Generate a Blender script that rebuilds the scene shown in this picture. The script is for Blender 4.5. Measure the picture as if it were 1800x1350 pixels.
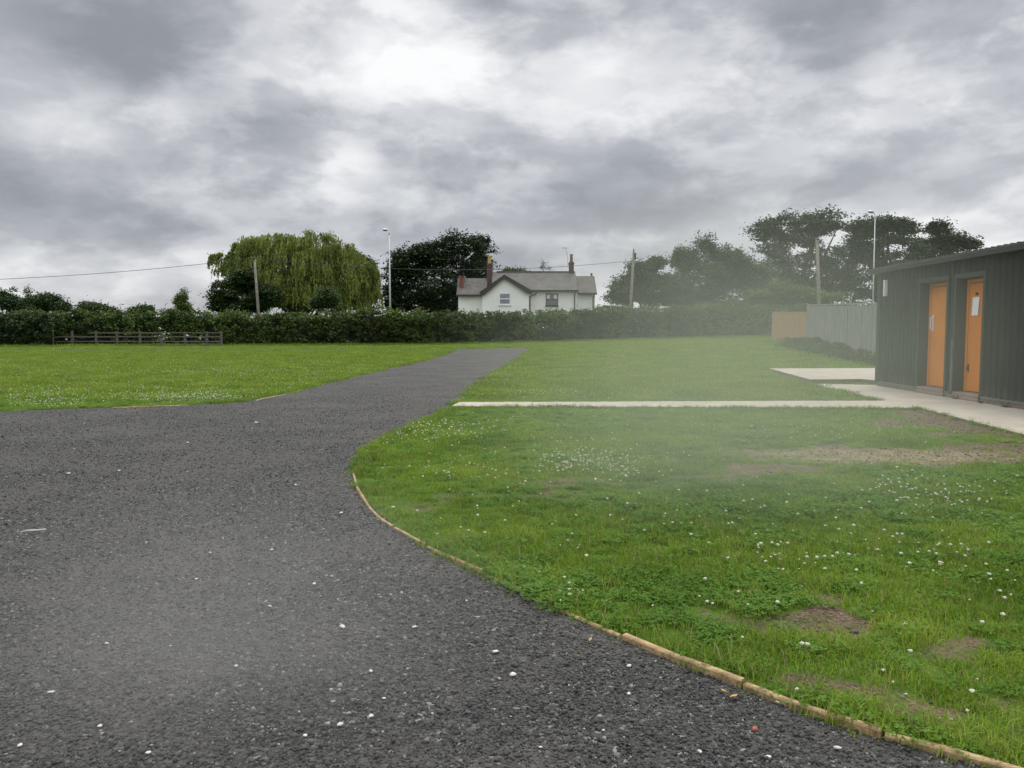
import bpy, math, random
import numpy as np
from mathutils import Vector

for o in list(bpy.data.objects):
    bpy.data.objects.remove(o)
SC = bpy.context.scene
COL = SC.collection
rng = np.random.default_rng(7)
random.seed(7)
R = math.radians

# ------------------------------------------------------------------ camera
FPX, CH, HOR = 1397.0, 1.35, 580.0
PITCH = math.atan((675 - HOR) / FPX)
cam = bpy.data.objects.new('camera', bpy.data.cameras.new('camera'))
COL.objects.link(cam)
cam.location = (0, 0, CH)
cam.rotation_euler = (R(90) - PITCH, 0, 0)
cam.data.sensor_width = 36
cam.data.lens = 36 * FPX / 1800
cam.data.clip_start = 0.05
cam.data.clip_end = 6000
SC.camera = cam

# ------------------------------------------------------------------ exposure
SC.view_settings.view_transform = 'Standard'
SC.view_settings.look = 'None'
SC.view_settings.exposure = 0.0
SC.view_settings.gamma = 1.0
SC.view_settings.use_curve_mapping = False
SC.render.engine = 'CYCLES'
SC.cycles.use_denoising = True
SC.cycles.max_bounces = 6
SC.cycles.diffuse_bounces = 3
SC.cycles.transparent_max_bounces = 8
SC.cycles.volume_bounces = 0

SUN_EL, SUN_ROT = R(52), R(20)      # ahead of the camera, a little to the right


def pix_dir(px, py):
    x, y = (px - 900) / FPX, (675 - py) / FPX
    c, s = math.cos(PITCH), math.sin(PITCH)
    return Vector((x, c + y * s, -s + y * c))


# ------------------------------------------------------------------ node helpers
def nd(nt, kind, **kw):
    n = nt.nodes.new(kind)
    for k, v in kw.items():
        if k == 'ins':
            for a, b in v.items():
                if isinstance(b, bpy.types.NodeSocket):
                    nt.links.new(b, n.inputs[a])
                else:
                    n.inputs[a].default_value = b
        else:
            setattr(n, k, v)
    return n


def mth(nt, op, a, b=0.0, c=0.0, clamp=False):
    n = nt.nodes.new('ShaderNodeMath')
    n.operation = op
    n.use_clamp = clamp
    for i, v in enumerate((a, b, c)):
        if isinstance(v, bpy.types.NodeSocket):
            nt.links.new(v, n.inputs[i])
        else:
            n.inputs[i].default_value = v
    return n.outputs[0]


def ramp(nt, fac, stops, interp='LINEAR'):
    n = nt.nodes.new('ShaderNodeValToRGB')
    n.color_ramp.interpolation = interp
    e = n.color_ramp.elements
    while len(e) < len(stops):
        e.new(0.5)
    for el, (p, c) in zip(e, stops):
        el.position = p
        el.color = (*c, 1) if len(c) == 3 else c
    nt.links.new(fac, n.inputs[0])
    return n.outputs[0]


def mixc(nt, fac, a, b, blend='MIX'):
    n = nt.nodes.new('ShaderNodeMix')
    n.data_type = 'RGBA'
    n.blend_type = blend
    for i, v in ((0, fac), (6, a), (7, b)):
        if isinstance(v, bpy.types.NodeSocket):
            nt.links.new(v, n.inputs[i])
        elif i == 0:
            n.inputs[i].default_value = v
        else:
            n.inputs[i].default_value = (*v, 1)
    return n.outputs[2]


def noise(nt, vec, scale, detail=4, rough=0.55, dist=0.0, out=0):
    n = nt.nodes.new('ShaderNodeTexNoise')
    n.inputs['Scale'].default_value = scale
    n.inputs['Detail'].default_value = detail
    n.inputs['Roughness'].default_value = rough
    n.inputs['Distortion'].default_value = dist
    if vec is not None:
        nt.links.new(vec, n.inputs['Vector'])
    return n.outputs[out]


# ------------------------------------------------------------------ sky
W = bpy.data.worlds.new('World')
SC.world = W
W.use_nodes = True
nt = W.node_tree
nt.nodes.clear()
tc = nd(nt, 'ShaderNodeTexCoord')
nrm = nd(nt, 'ShaderNodeVectorMath', operation='NORMALIZE', ins={0: tc.outputs['Generated']}).outputs[0]
sep = nd(nt, 'ShaderNodeSeparateXYZ', ins={0: nrm})
X, Y, Z = sep.outputs
zc = mth(nt, 'ADD', mth(nt, 'MAXIMUM', Z, 0.0), 0.17)
cloudvec = nd(nt, 'ShaderNodeCombineXYZ', ins={0: mth(nt, 'DIVIDE', X, zc), 1: mth(nt, 'DIVIDE', Y, zc), 2: 3.7}).outputs[0]
warp = noise(nt, cloudvec, 1.1, 4, 0.5, 0.0, 1)
wv = nd(nt, 'ShaderNodeVectorMath', operation='MULTIPLY_ADD', ins={0: warp, 1: (0.55, 0.55, 0.0), 2: cloudvec}).outputs[0]
iso = nd(nt, 'ShaderNodeVectorMath', operation='MULTIPLY', ins={0: nrm, 1: (1.0, 1.0, 2.1)}).outputs[0]
iw = nd(nt, 'ShaderNodeVectorMath', operation='MULTIPLY_ADD', ins={0: noise(nt, iso, 3.0, 2, .5, 0, 1), 1: (.14, .14, .10), 2: iso}).outputs[0]
n1 = mth(nt, 'ADD', mth(nt, 'MULTIPLY', noise(nt, cloudvec, 0.7, 3, 0.45), .25), mth(nt, 'MULTIPLY', noise(nt, iw, 3.9, 6, .5), .75))
n2 = noise(nt, iw, 10.0, 5, 0.5)
iw2 = nd(nt, 'ShaderNodeVectorMath', operation='MULTIPLY_ADD', ins={0: noise(nt, iso, 7.0, 3, .5, 0, 1), 1: (.07, .07, .05), 2: iso}).outputs[0]
l1 = nd(nt, 'ShaderNodeMapRange', interpolation_type='SMOOTHSTEP', ins={0: noise(nt, iw2, 5.2, 8, .56), 1: .43, 2: .57, 3: -1.0, 4: 1.0}).outputs[0]
l2 = nd(nt, 'ShaderNodeMapRange', interpolation_type='SMOOTHSTEP', ins={0: noise(nt, iw2, 12.0, 8, .58), 1: .40, 2: .60, 3: -1.0, 4: 1.0}).outputs[0]
val = mth(nt, 'ADD', mth(nt, 'MULTIPLY_ADD', n1, .72, .135), mth(nt, 'ADD', mth(nt, 'MULTIPLY', l1, .050), mth(nt, 'MULTIPLY', l2, .022)))
# broad light gaps and dark bellies of the cloud deck, by direction
blobs = [  # px, py, radius (rad), stretch of height, amount
    (715, 65, .125, 1.0, .19), (820, 120, .08, 1., .08), (570, 290, .07, 1.0, .15), (60, 180, .10, 1.0, .06), (600, 130, .10, 1., .08),
    (170, 60, .14, 1.4, -.13), (290, 140, .13, 1.2, -.15), (450, 215, .10, 1.6, -.12), (60, 380, .24, 2.6, -.12),
    (380, 370, .26, 3.0, -.12), (920, 320, .3, 3.0, -.10), (1450, 20, .09, 1.2, -.13), (1250, 180, .2, 1.6, -.03),
    (1150, 350, .3, 4.0, -.12), (1650, 120, .16, 1.0, .08), (1300, 70, .12, 1., .07), (120, 480, .2, 6.0, .09), (950, 425, .2, 8.0, .12), (60, 220, .1, 2., .06),
    (760, 200, .14, 1.5, -.04), (1750, 300, .16, 2., .03), (650, 400, .2, 4.0, -.04), (1050, 70, .15, 1.5, .07),
]
for (bx, by, br, st, amt) in blobs:
    d = pix_dir(bx, by).normalized()
    dv = nd(nt, 'ShaderNodeVectorMath', operation='SUBTRACT', ins={0: nrm, 1: tuple(d)}).outputs[0]
    wob = nd(nt, 'ShaderNodeVectorMath', operation='MULTIPLY_ADD', ins={0: warp, 1: (0.10, 0.0, 0.05), 2: dv}).outputs[0]
    wob = nd(nt, 'ShaderNodeVectorMath', operation='SUBTRACT', ins={0: wob, 1: (0.05, 0.0, 0.025)}).outputs[0]
    amt = amt * (.85 if amt > 0 else .7)
    sc = nd(nt, 'ShaderNodeVectorMath', operation='MULTIPLY', ins={0: wob, 1: (1, 1, st)}).outputs[0]
    ln = nd(nt, 'ShaderNodeVectorMath', operation='LENGTH', ins={0: sc}).outputs['Value']
    mr = nd(nt, 'ShaderNodeMapRange', interpolation_type='SMOOTHSTEP', ins={0: ln, 1: 0.0, 2: br, 3: amt, 4: 0.0})
    val = mth(nt, 'ADD', val, mr.outputs[0])
cc = ramp(nt, val, [(0.27, (.28, .295, .330)), (0.38, (.39, .405, .445)), (0.48, (.56, .575, .61)), (0.58, (.78, .79, .81)), (0.70, (1.05, 1.05, 1.05))], 'B_SPLINE')
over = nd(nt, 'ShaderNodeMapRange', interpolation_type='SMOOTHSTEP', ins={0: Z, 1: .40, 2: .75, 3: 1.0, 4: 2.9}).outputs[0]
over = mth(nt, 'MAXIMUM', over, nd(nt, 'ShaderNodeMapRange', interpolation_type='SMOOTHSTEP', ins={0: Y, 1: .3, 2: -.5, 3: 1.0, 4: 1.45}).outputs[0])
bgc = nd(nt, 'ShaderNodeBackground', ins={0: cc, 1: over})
sky = nd(nt, 'ShaderNodeTexSky', sky_type='NISHITA', sun_disc=False, sun_elevation=SUN_EL, sun_rotation=SUN_ROT)
bgs = nd(nt, 'ShaderNodeBackground', ins={0: sky.outputs[0], 1: 0.1})
gap = nd(nt, 'ShaderNodeMapRange', interpolation_type='SMOOTHSTEP', ins={0: mth(nt, 'ADD', Z, mth(nt, 'MULTIPLY', n2, .12)), 1: .06, 2: .13, 3: 0.84, 4: 0.96}).outputs[0]
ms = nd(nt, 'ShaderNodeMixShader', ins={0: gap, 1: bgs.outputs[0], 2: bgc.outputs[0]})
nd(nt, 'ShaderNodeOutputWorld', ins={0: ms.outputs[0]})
W.cycles.sampling_method = 'MANUAL'
W.cycles.sample_map_resolution = 512

# ------------------------------------------------------------------ sun behind cloud
sl = bpy.data.lights.new('sun', 'SUN')
sl.energy = 1.5
sl.angle = R(22)
sl.color = (1.0, 0.96, 0.88)
so = bpy.data.objects.new('sun', sl)
COL.objects.link(so)
sd = Vector((math.sin(SUN_ROT) * math.cos(SUN_EL), math.cos(SUN_ROT) * math.cos(SUN_EL), math.sin(SUN_EL)))
so.rotation_euler = sd.to_track_quat('Z', 'Y').to_euler()
so.location = (0, 0, 60)


# ------------------------------------------------------------------ terrain and projection
def sstep(t):
    t = np.clip(t, 0, 1)
    return t * t * (3 - 2 * t)


def H(x, y):
    """ground height: flat near by, rising gently to the far right"""
    return 0.65 * sstep((np.asarray(y, float) - 22) / 42) * sstep((np.asarray(x, float) + 12) / 40)


def G(px, py, z=None):
    """ground point seen in that direction (or the point at height z)"""
    d = pix_dir(px, py)
    if z is not None:
        t = (z - CH) / d.z
        return Vector((d.x * t, d.y * t, z))
    t = CH / max(-d.z, 1e-4)
    for _ in range(30):
        t = (CH - float(H(d.x * t, d.y * t))) / max(-d.z, 1e-4) * .5 + t * .5
    return Vector((d.x * t, d.y * t, CH + d.z * t))


def P(px, py, D):
    d = pix_dir(px, py)
    t = D / d.y
    return Vector((d.x * t, D, CH + d.z * t))


def proj(p):
    c, s = math.cos(PITCH), math.sin(PITCH)
    dz = p[2] - CH
    f = p[1] * c - dz * s
    u = p[1] * s + dz * c
    return 900 + FPX * p[0] / f, 675 - FPX * u / f


def vnoise(x, y, scale, seed=0, octaves=3):
    out = np.zeros_like(x, dtype=float)
    amp, tot = 1.0, 0.0
    for o in range(octaves):
        r = np.random.default_rng(seed * 101 + o)
        T = r.random((256, 256))
        xs, ys = x * scale * 2 ** o + 37.3 * o, y * scale * 2 ** o + 11.7 * o
        xi, yi = np.floor(xs).astype(int), np.floor(ys).astype(int)
        fx, fy = sstep(xs - xi), sstep(ys - yi)
        a = T[xi % 256, yi % 256]; b = T[(xi + 1) % 256, yi % 256]
        c = T[xi % 256, (yi + 1) % 256]; d = T[(xi + 1) % 256, (yi + 1) % 256]
        out += amp * ((a * (1 - fx) + b * fx) * (1 - fy) + (c * (1 - fx) + d * fx) * fy)
        tot += amp
        amp *= .5
    return out / tot


# ------------------------------------------------------------------ object helpers
def tag(o, label=None, cat=None, group=None, kind=None):
    if label: o['label'] = label
    if cat: o['category'] = cat
    if group: o['group'] = group
    if kind: o['kind'] = kind
    return o


def empty(name, loc):
    o = bpy.data.objects.new(name, None)
    o.location = loc
    o.empty_display_size = .2
    COL.objects.link(o)
    return o


def link(name, me, mat, parent=None, smooth=False):
    if mat is not None and not me.materials:
        me.materials.append(mat)
    if smooth:
        me.polygons.foreach_set('use_smooth', np.ones(len(me.polygons), bool))
    o = bpy.data.objects.new(name, me)
    COL.objects.link(o)
    if parent is not None:
        o.parent = parent
        o.location = -parent.location if parent.parent is None else (0, 0, 0)
    return o


class MB:
    """collects world-space shapes, then links them as one mesh object"""
    def __init__(s):
        s.v, s.f = [], []

    def add(s, vs, fs):
        b = len(s.v)
        s.v += [tuple(v) for v in vs]
        s.f += [tuple(b + i for i in f) for f in fs]
        return s

    def box(s, a, b, frame=None):
        (x0, y0, z0), (x1, y1, z1) = a, b
        vs = [(x0, y0, z0), (x1, y0, z0), (x1, y1, z0), (x0, y1, z0), (x0, y0, z1), (x1, y0, z1), (x1, y1, z1), (x0, y1, z1)]
        if frame: vs = [frame(*v) for v in vs]
        return s.add(vs, [(0, 3, 2, 1), (4, 5, 6, 7), (0, 1, 5, 4), (1, 2, 6, 5), (2, 3, 7, 6), (3, 0, 4, 7)])

    def prism(s, pts, d):
        """polygon (list of 3-D points) pushed along the vector d"""
        n = len(pts)
        d = Vector(d)
        vs = [Vector(p) for p in pts] + [Vector(p) + d for p in pts]
        fs = [tuple(range(n)), tuple(range(2 * n - 1, n - 1, -1))]
        fs += [(i, i + n, (i + 1) % n + n, (i + 1) % n) for i in range(n)]
        return s.add(vs, fs)

    def tube(s, pts, rad, n=8, cap=True):
        pts = [Vector(p) for p in pts]
        if not hasattr(rad, '__len__'): rad = [rad] * len(pts)
        b = len(s.v)
        for i, p in enumerate(pts):
            t = (pts[min(i + 1, len(pts) - 1)] - pts[max(i - 1, 0)]).normalized()
            a = t.cross(Vector((0, 1, 0)) if abs(t.y) < .9 else Vector((1, 0, 0))).normalized()
            c = t.cross(a)
            for k in range(n):
                an = 2 * math.pi * k / n
                s.v.append(tuple(p + (a * math.cos(an) + c * math.sin(an)) * rad[i]))
        for i in range(len(pts) - 1):
            for k in range(n):
                s.f.append((b + i * n + k, b + i * n + (k + 1) % n, b + (i + 1) * n + (k + 1) % n, b + (i + 1) * n + k))
        if cap:
            s.f.append(tuple(b + k for k in range(n))[::-1])
            s.f.append(tuple(b + (len(pts) - 1) * n + k for k in range(n)))
        return s

    def build(s, name, mat, parent=None, smooth=False):
        me = bpy.data.meshes.new(name)
        me.from_pydata(s.v, [], s.f)
        me.update()
        return link(name, me, mat, parent, smooth)


def np_mesh(name, V, F):
    """mesh from vertex array and an (n, k) face array"""
    V = np.asarray(V, np.float32)
    F = np.asarray(F, np.int32)
    me = bpy.data.meshes.new(name)
    me.vertices.add(len(V)); me.vertices.foreach_set('co', V.ravel())
    me.loops.add(F.size); me.loops.foreach_set('vertex_index', F.ravel())
    me.polygons.add(len(F))
    me.polygons.foreach_set('loop_start', np.arange(len(F), dtype=np.int32) * F.shape[1])
    me.update(calc_edges=True)
    return me


def rand_unit(n, r=rng):
    v = r.normal(size=(n, 3))
    return v / np.linalg.norm(v, axis=1)[:, None]


def leaf_quads(C, size, r, up=0.0, aspect=.6, hang=None):
    """one pointed four-cornered leaf at each centre"""
    n = len(C)
    nrm_ = rand_unit(n, r)
    nrm_[:, 2] = np.abs(nrm_[:, 2]) + up
    nrm_ /= np.linalg.norm(nrm_, axis=1)[:, None]
    a = np.cross(nrm_, rand_unit(n, r))
    if hang is not None:
        a = np.cross(nrm_, rand_unit(n, r)) * (1 - hang) + np.array([0, 0, -1.0]) * hang
    a /= np.linalg.norm(a, axis=1)[:, None] + 1e-9
    b = np.cross(nrm_, a)
    b /= np.linalg.norm(b, axis=1)[:, None] + 1e-9
    s = (size * r.uniform(.6, 1.3, n))[:, None]
    V = np.stack([C - a * s * .5, C + b * s * .5 * aspect, C + a * s * .5, C - b * s * .5 * aspect], 1).reshape(-1, 3)
    return V, np.arange(4 * n).reshape(n, 4)


# ------------------------------------------------------------------ materials
def newmat(name):
    m = bpy.data.materials.new(name)
    m.use_nodes = True
    t = m.node_tree
    t.nodes.clear()
    return m, t


def finish(t, col, rough=.8, bump=None, bstr=.3, bdist=.02, metal=0.0, spec=.5, normal=None):
    p = nd(t, 'ShaderNodeBsdfPrincipled')
    if isinstance(col, bpy.types.NodeSocket): t.links.new(col, p.inputs['Base Color'])
    else: p.inputs['Base Color'].default_value = (*col, 1)
    if isinstance(rough, bpy.types.NodeSocket): t.links.new(rough, p.inputs['Roughness'])
    else: p.inputs['Roughness'].default_value = rough
    p.inputs['Metallic'].default_value = metal
    p.inputs['Specular IOR Level'].default_value = spec
    if bump is not None:
        b = nd(t, 'ShaderNodeBump', ins={'Strength': bstr, 'Distance': bdist, 'Height': bump})
        t.links.new(b.outputs[0], p.inputs['Normal'])
    nd(t, 'ShaderNodeOutputMaterial', ins={0: p.outputs[0]})
    return p


def wpos(t):
    return nd(t, 'ShaderNodeNewGeometry').outputs['Position']


def simple(name, col, col2=None, scale=8, rough=.7, metal=0.0, bump=.15, spec=.5):
    m, t = newmat(name)
    w = wpos(t)
    n = noise(t, w, scale, 5, .6)
    c2 = col2 or tuple(c * .7 for c in col)
    c = ramp(t, n, [(.3, c2), (.65, col)])
    finish(t, c, rough, n, bump, .01, metal, spec)
    return m


def leafmat(name, cols, scale=.6, trans=.3, fine=9.0):
    """foliage: tone drifts from clump to clump and from leaf to leaf"""
    m, t = newmat(name)
    g = nd(t, 'ShaderNodeNewGeometry')
    n = noise(t, g.outputs['Position'], scale, 3, .6)
    isl = nd(t, 'ShaderNodeMath', operation='MULTIPLY_ADD', ins={0: g.outputs['Random Per Island'], 1: .3, 2: -.15}).outputs[0]
    f = mth(t, 'ADD', n, isl)
    k = len(cols)
    c = ramp(t, f, [(.27 + .46 * i / (k - 1), cc_) for i, cc_ in enumerate(cols)])
    d = nd(t, 'ShaderNodeBsdfPrincipled', ins={'Base Color': c, 'Roughness': .6, 'Specular IOR Level': .25})
    tr = nd(t, 'ShaderNodeBsdfTranslucent', ins={0: mixc(t, .5, c, (1.0, .95, .3), 'MULTIPLY')})
    mx = nd(t, 'ShaderNodeMixShader', ins={0: trans, 1: d.outputs[0], 2: tr.outputs[0]})
    nd(t, 'ShaderNodeOutputMaterial', ins={0: mx.outputs[0]})
    return m


M = {}
M['bark'] = simple('bark', (.09, .075, .055), (.03, .026, .02), 6, .9, 0, .6)
M['oak_leaf'] = leafmat('oak_leaf', [(.012, .022, .010), (.022, .042, .013), (.035, .062, .018)], .5, .22)
M['ash_leaf'] = leafmat('ash_leaf', [(.025, .05, .02), (.045, .085, .028), (.075, .12, .035)], .5, .3)
M['bush_leaf'] = leafmat('bush_leaf', [(.018, .035, .014), (.035, .065, .02), (.06, .095, .028)], .5, .25)
M['willow_leaf'] = leafmat('willow_leaf', [(.08, .11, .03), (.18, .225, .055), (.36, .42, .11)], .7, .35)
M['hedge_leaf'] = leafmat('hedge_leaf', [(.05, .05, .02), (.055, .09, .022), (.085, .135, .03), (.15, .21, .05)], .34, .25)
M['dark_hedge_leaf'] = leafmat('dark_hedge_leaf', [(.020, .04, .016), (.035, .062, .02), (.06, .10, .03)], .5, .22)
M['elder_leaf'] = leafmat('elder_leaf', [(.05, .09, .02), (.09, .15, .03), (.15, .2, .05)], .8, .3)
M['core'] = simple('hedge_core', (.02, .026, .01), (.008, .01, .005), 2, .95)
M['weed_leaf'] = leafmat('weed_leaf', [(.05, .07, .025), (.08, .11, .035), (.12, .14, .05)], 1.5, .3)
M['white_petal'] = simple('white_petal', (.62, .62, .50), (.34, .38, .20), 160, .85)
M['render_white'] = simple('white_render', (.84, .83, .80), (.76, .75, .72), .8, .85)
M['wood_grey'] = simple('grey_wood', (.14, .125, .11), (.07, .065, .055), 9, .85, 0, .4)
M['pole_wood'] = simple('pole_wood', (.26, .24, .20), (.14, .125, .10), 5, .85, 0, .3)
M['galv'] = simple('galvanised_steel', (.62, .64, .64), (.5, .52, .52), 3, .45, .2)
M['black'] = simple('black_plastic', (.02, .02, .022), (.012, .012, .014), 12, .5)
M['brown_board'] = simple('dark_barge_board', (.035, .03, .028), (.02, .018, .017), 8, .6)
M['pot_yellow'] = simple('yellow_clay', (.50, .33, .12), (.36, .23, .08), 9, .8)
M['pot_brown'] = simple('brown_clay', (.22, .11, .07), (.14, .07, .05), 9, .8)
M['frame_white'] = simple('white_frame', (.8, .8, .8), (.72, .72, .72), 5, .4)
M['frame_dark'] = simple('dark_frame', (.03, .025, .022), (.02, .018, .016), 5, .4)
M['paper'] = simple('paper', (.80, .80, .80), (.66, .67, .70), 6, .8)
M['steel'] = simple('brushed_steel', (.6, .6, .6), (.5, .5, .5), 20, .35, .8)
M['flash'] = simple('dark_flashing', (.035, .042, .034), (.022, .027, .022), 2, .45, .0)
M['flash_light'] = simple('pale_flashing_edge', (.15, .165, .15), (.09, .10, .09), 3, .45)
M['roof_sheet'] = simple('roof_sheet', (.10, .10, .09), (.06, .06, .055), 2, .55)
M['pad_riser'] = simple('dark_concrete_side', (.23, .20, .15), (.14, .12, .09), 6, .9)  # darker concrete tone for the upright sides of the slabs


def glassmat(name, tint):
    m, t = newmat(name)
    n = noise(t, wpos(t), 1.2, 2)
    c = ramp(t, n, [(.35, tuple(v * .6 for v in tint)), (.65, tint)])
    finish(t, c, .06, spec=1.0)
    return m


M['glass'] = glassmat('window_glass', (.10, .13, .18))
M['glass_dark'] = glassmat('dark_window_glass', (.035, .038, .042))


def brickmat(name, c1, c2, mortar=(.3, .28, .25), scale=1.0):
    m, t = newmat(name)
    w = wpos(t)
    s = nd(t, 'ShaderNodeSeparateXYZ', ins={0: w})
    v = nd(t, 'ShaderNodeCombineXYZ', ins={0: mth(t, 'ADD', s.outputs[0], s.outputs[1]), 1: s.outputs[2]}).outputs[0]
    b = nd(t, 'ShaderNodeTexBrick', ins={'Vector': v, 'Scale': scale, 'Color1': (*c1, 1), 'Color2': (*c2, 1), 'Mortar': (*mortar, 1),
                                         'Brick Width': .225, 'Row Height': .075, 'Mortar Size': .01})
    c = mixc(t, noise(t, w, 3, 4), b.outputs[0], tuple(x * .6 for x in c1))
    finish(t, c, .9, b.outputs[1], .3)
    return m


M['brick_dark'] = brickmat('dark_brick', (.11, .065, .055), (.07, .045, .04), (.12, .1, .09))
M['brick_red'] = brickmat('red_brick', (.26, .075, .05), (.18, .06, .045), (.2, .13, .1))
M['plinth'] = brickmat('plinth_brick', (.30, .20, .16), (.24, .18, .15), (.4, .37, .32))

# slate roof
m, t = newmat('slate')
w = wpos(t)
s = nd(t, 'ShaderNodeSeparateXYZ', ins={0: w})
v = nd(t, 'ShaderNodeCombineXYZ', ins={0: s.outputs[0], 1: mth(t, 'MULTIPLY', s.outputs[2], 1.4)}).outputs[0]
b = nd(t, 'ShaderNodeTexBrick', ins={'Vector': v, 'Scale': 1.0, 'Color1': (.112, .106, .102, 1), 'Color2': (.072, .070, .070, 1), 'Mortar': (.05, .045, .04, 1),
                                     'Brick Width': .3, 'Row Height': .22, 'Mortar Size': .012, 'Bias': -.1})
c = mixc(t, ramp(t, noise(t, w, .9, 5, .7), [(.45, (0, 0, 0)), (.75, (1, 1, 1))]), b.outputs[0], (.16, .14, .105))
finish(t, c, .85, b.outputs[1], .5)
M['slate'] = m

# lawn soil / thatch: mesh attribute "bare" says where the turf is worn to soil
m, t = newmat('lawn_soil')
w = wpos(t)
bare = nd(t, 'ShaderNodeAttribute', attribute_name='bare').outputs['Fac']
big = noise(t, w, .35, 4, .6)
mid = noise(t, w, 3.0, 5, .65)
fin = noise(t, w, 60, 4, .7)
gcol = mixc(t, ramp(t, big, [(.35, (0, 0, 0)), (.65, (1, 1, 1))]), (.075, .14, .012), (.12, .195, .018))
gcol = mixc(t, ramp(t, mid, [(.38, (0, 0, 0)), (.66, (1, 1, 1))]), gcol, (.07, .13, .02))
gcol = mixc(t, ramp(t, fin, [(.3, (0, 0, 0)), (.7, (1, 1, 1))]), mixc(t, .55, gcol, (.02, .03, .008)), gcol)
scol = ramp(t, fin, [(.33, (.05, .035, .022)), (.5, (.115, .082, .050)), (.66, (.24, .185, .12))])
scol = mixc(t, ramp(t, noise(t, w, 5, 4), [(.5, (0, 0, 0)), (.75, (.7, .7, .7))]), scol, (.20, .15, .095))
scol = mixc(t, nd(t, 'ShaderNodeAttribute', attribute_name='dark_soil').outputs['Fac'], scol, (.045, .034, .024))  # soil colour darkened around two set spots
edge = mth(t, 'ADD', bare, mth(t, 'MULTIPLY_ADD', mid, .5, -.25), clamp=True)
stw = nd(t, 'ShaderNodeAttribute', attribute_name='straw').outputs['Fac']
scol = mixc(t, stw, scol, ramp(t, fin, [(.35, (.14, .10, .06)), (.6, (.33, .265, .165))]))
scol = mixc(t, ramp(t, mid, [(.5, (0, 0, 0)), (.62, (.55, .55, .55))]), scol, gcol)
c = mixc(t, ramp(t, edge, [(.35, (0, 0, 0)), (.6, (1, 1, 1))]), gcol, scol)
hgt = mth(t, 'ADD', mth(t, 'MULTIPLY', fin, .5), mid)
finish(t, c, .95, hgt, .8, .03, spec=.15)
M['lawn'] = m

# gravel bed
m, t = newmat('gravel_bed')
w = wpos(t)
vo = nd(t, 'ShaderNodeTexVoronoi', ins={'Vector': w, 'Scale': 62.0})
vo2 = nd(t, 'ShaderNodeTexVoronoi', ins={'Vector': w, 'Scale': 17.0})
sx = nd(t, 'ShaderNodeSeparateColor', ins={0: vo.outputs['Color']})
c = ramp(t, sx.outputs[0], [(.0, (.032, .032, .029)), (.5, (.060, .060, .055)), (.9, (.105, .104, .096)), (.975, (.16, .155, .145)), (1.0, (.40, .38, .35))])
sx2 = nd(t, 'ShaderNodeSeparateColor', ins={0: vo2.outputs['Color']})
big = noise(t, w, .5, 5, .6)
c = mixc(t, ramp(t, noise(t, w, .8, 5, .65), [(.44, (0, 0, 0)), (.60, (.7, .7, .7))]), c, (.11, .10, .088))
strk = noise(t, w, 2.3, 6, .7)
c = mixc(t, ramp(t, strk, [(.52, (0, 0, 0)), (.8, (.5, .5, .5))]), c, (.10, .09, .08))
hh = mth(t, 'ADD', mth(t, 'MULTIPLY', vo.outputs['Distance'], -1.0), mth(t, 'MULTIPLY', noise(t, w, 140, 3), .3))
finish(t, c, .85, hh, 1.0, .02, spec=.3)
M['gravel'] = m

# concrete
m, t = newmat('concrete')
w = wpos(t)
c = ramp(t, noise(t, w, 1.3, 6, .65), [(.3, (.34, .30, .235)), (.7, (.47, .42, .34))])
c = mixc(t, ramp(t, noise(t, w, 7, 5, .7), [(.52, (0, 0, 0)), (.75, (.65, .65, .65))]), c, (.24, .20, .15))
finish(t, c, .9, noise(t, w, 90, 3), .25, .004)
M['concrete'] = m

# painted corrugated cladding
m, t = newmat('green_cladding')
w = wpos(t)
c = ramp(t, noise(t, w, 1.6, 5, .6), [(.3, (.016, .021, .016)), (.7, (.026, .031, .025))])
s = nd(t, 'ShaderNodeSeparateXYZ', ins={0: w})
sv = nd(t, 'ShaderNodeCombineXYZ', ins={0: s.outputs[0], 1: mth(t, 'MULTIPLY', s.outputs[1], 9), 2: mth(t, 'MULTIPLY', s.outputs[2], .7)}).outputs[0]
c = mixc(t, ramp(t, noise(t, sv, 1.5, 4), [(.5, (0, 0, 0)), (.8, (.25, .25, .25))]), c, (.06, .062, .055))
spl = mth(t, 'MULTIPLY', ramp(t, mth(t, 'MULTIPLY_ADD', noise(t, w, 3, 5, .7), .5, s.outputs[2]), [(.35, (1, 1, 1)), (.62, (0, 0, 0))]), .45)
c = mixc(t, spl, c, (.13, .115, .09))
finish(t, c, .55, spec=.3)
M['cladding'] = m

# orange door
m, t = newmat('orange_paint')
w = wpos(t)
c = ramp(t, noise(t, w, 1.5, 4), [(.3, (.60, .19, .010)), (.7, (.70, .245, .016))])
c = mixc(t, ramp(t, noise(t, w, 14, 6, .7), [(.6, (0, 0, 0)), (.8, (.4, .4, .4))]), c, (.34, .12, .03))
finish(t, c, .5, noise(t, w, 30, 3), .08)
M['orange'] = m

# timber of the edging boards
m, t = newmat('edging_timber')
w = wpos(t)
mp = nd(t, 'ShaderNodeMapping', ins={'Vector': w, 'Rotation': (0, 0, R(38)), 'Scale': (2, 16, 14)}).outputs[0]
g = noise(t, mp, 2.0, 5, .7)
c = ramp(t, g, [(.3, (.11, .08, .045)), (.48, (.34, .23, .11)), (.68, (.55, .40, .22))])
c = mixc(t, ramp(t, noise(t, w, 4, 5), [(.5, (0, 0, 0)), (.72, (.8, .8, .8))]), c, (.12, .10, .055))
finish(t, c, .85, g, .5, .01)
M['edging'] = m


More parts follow.
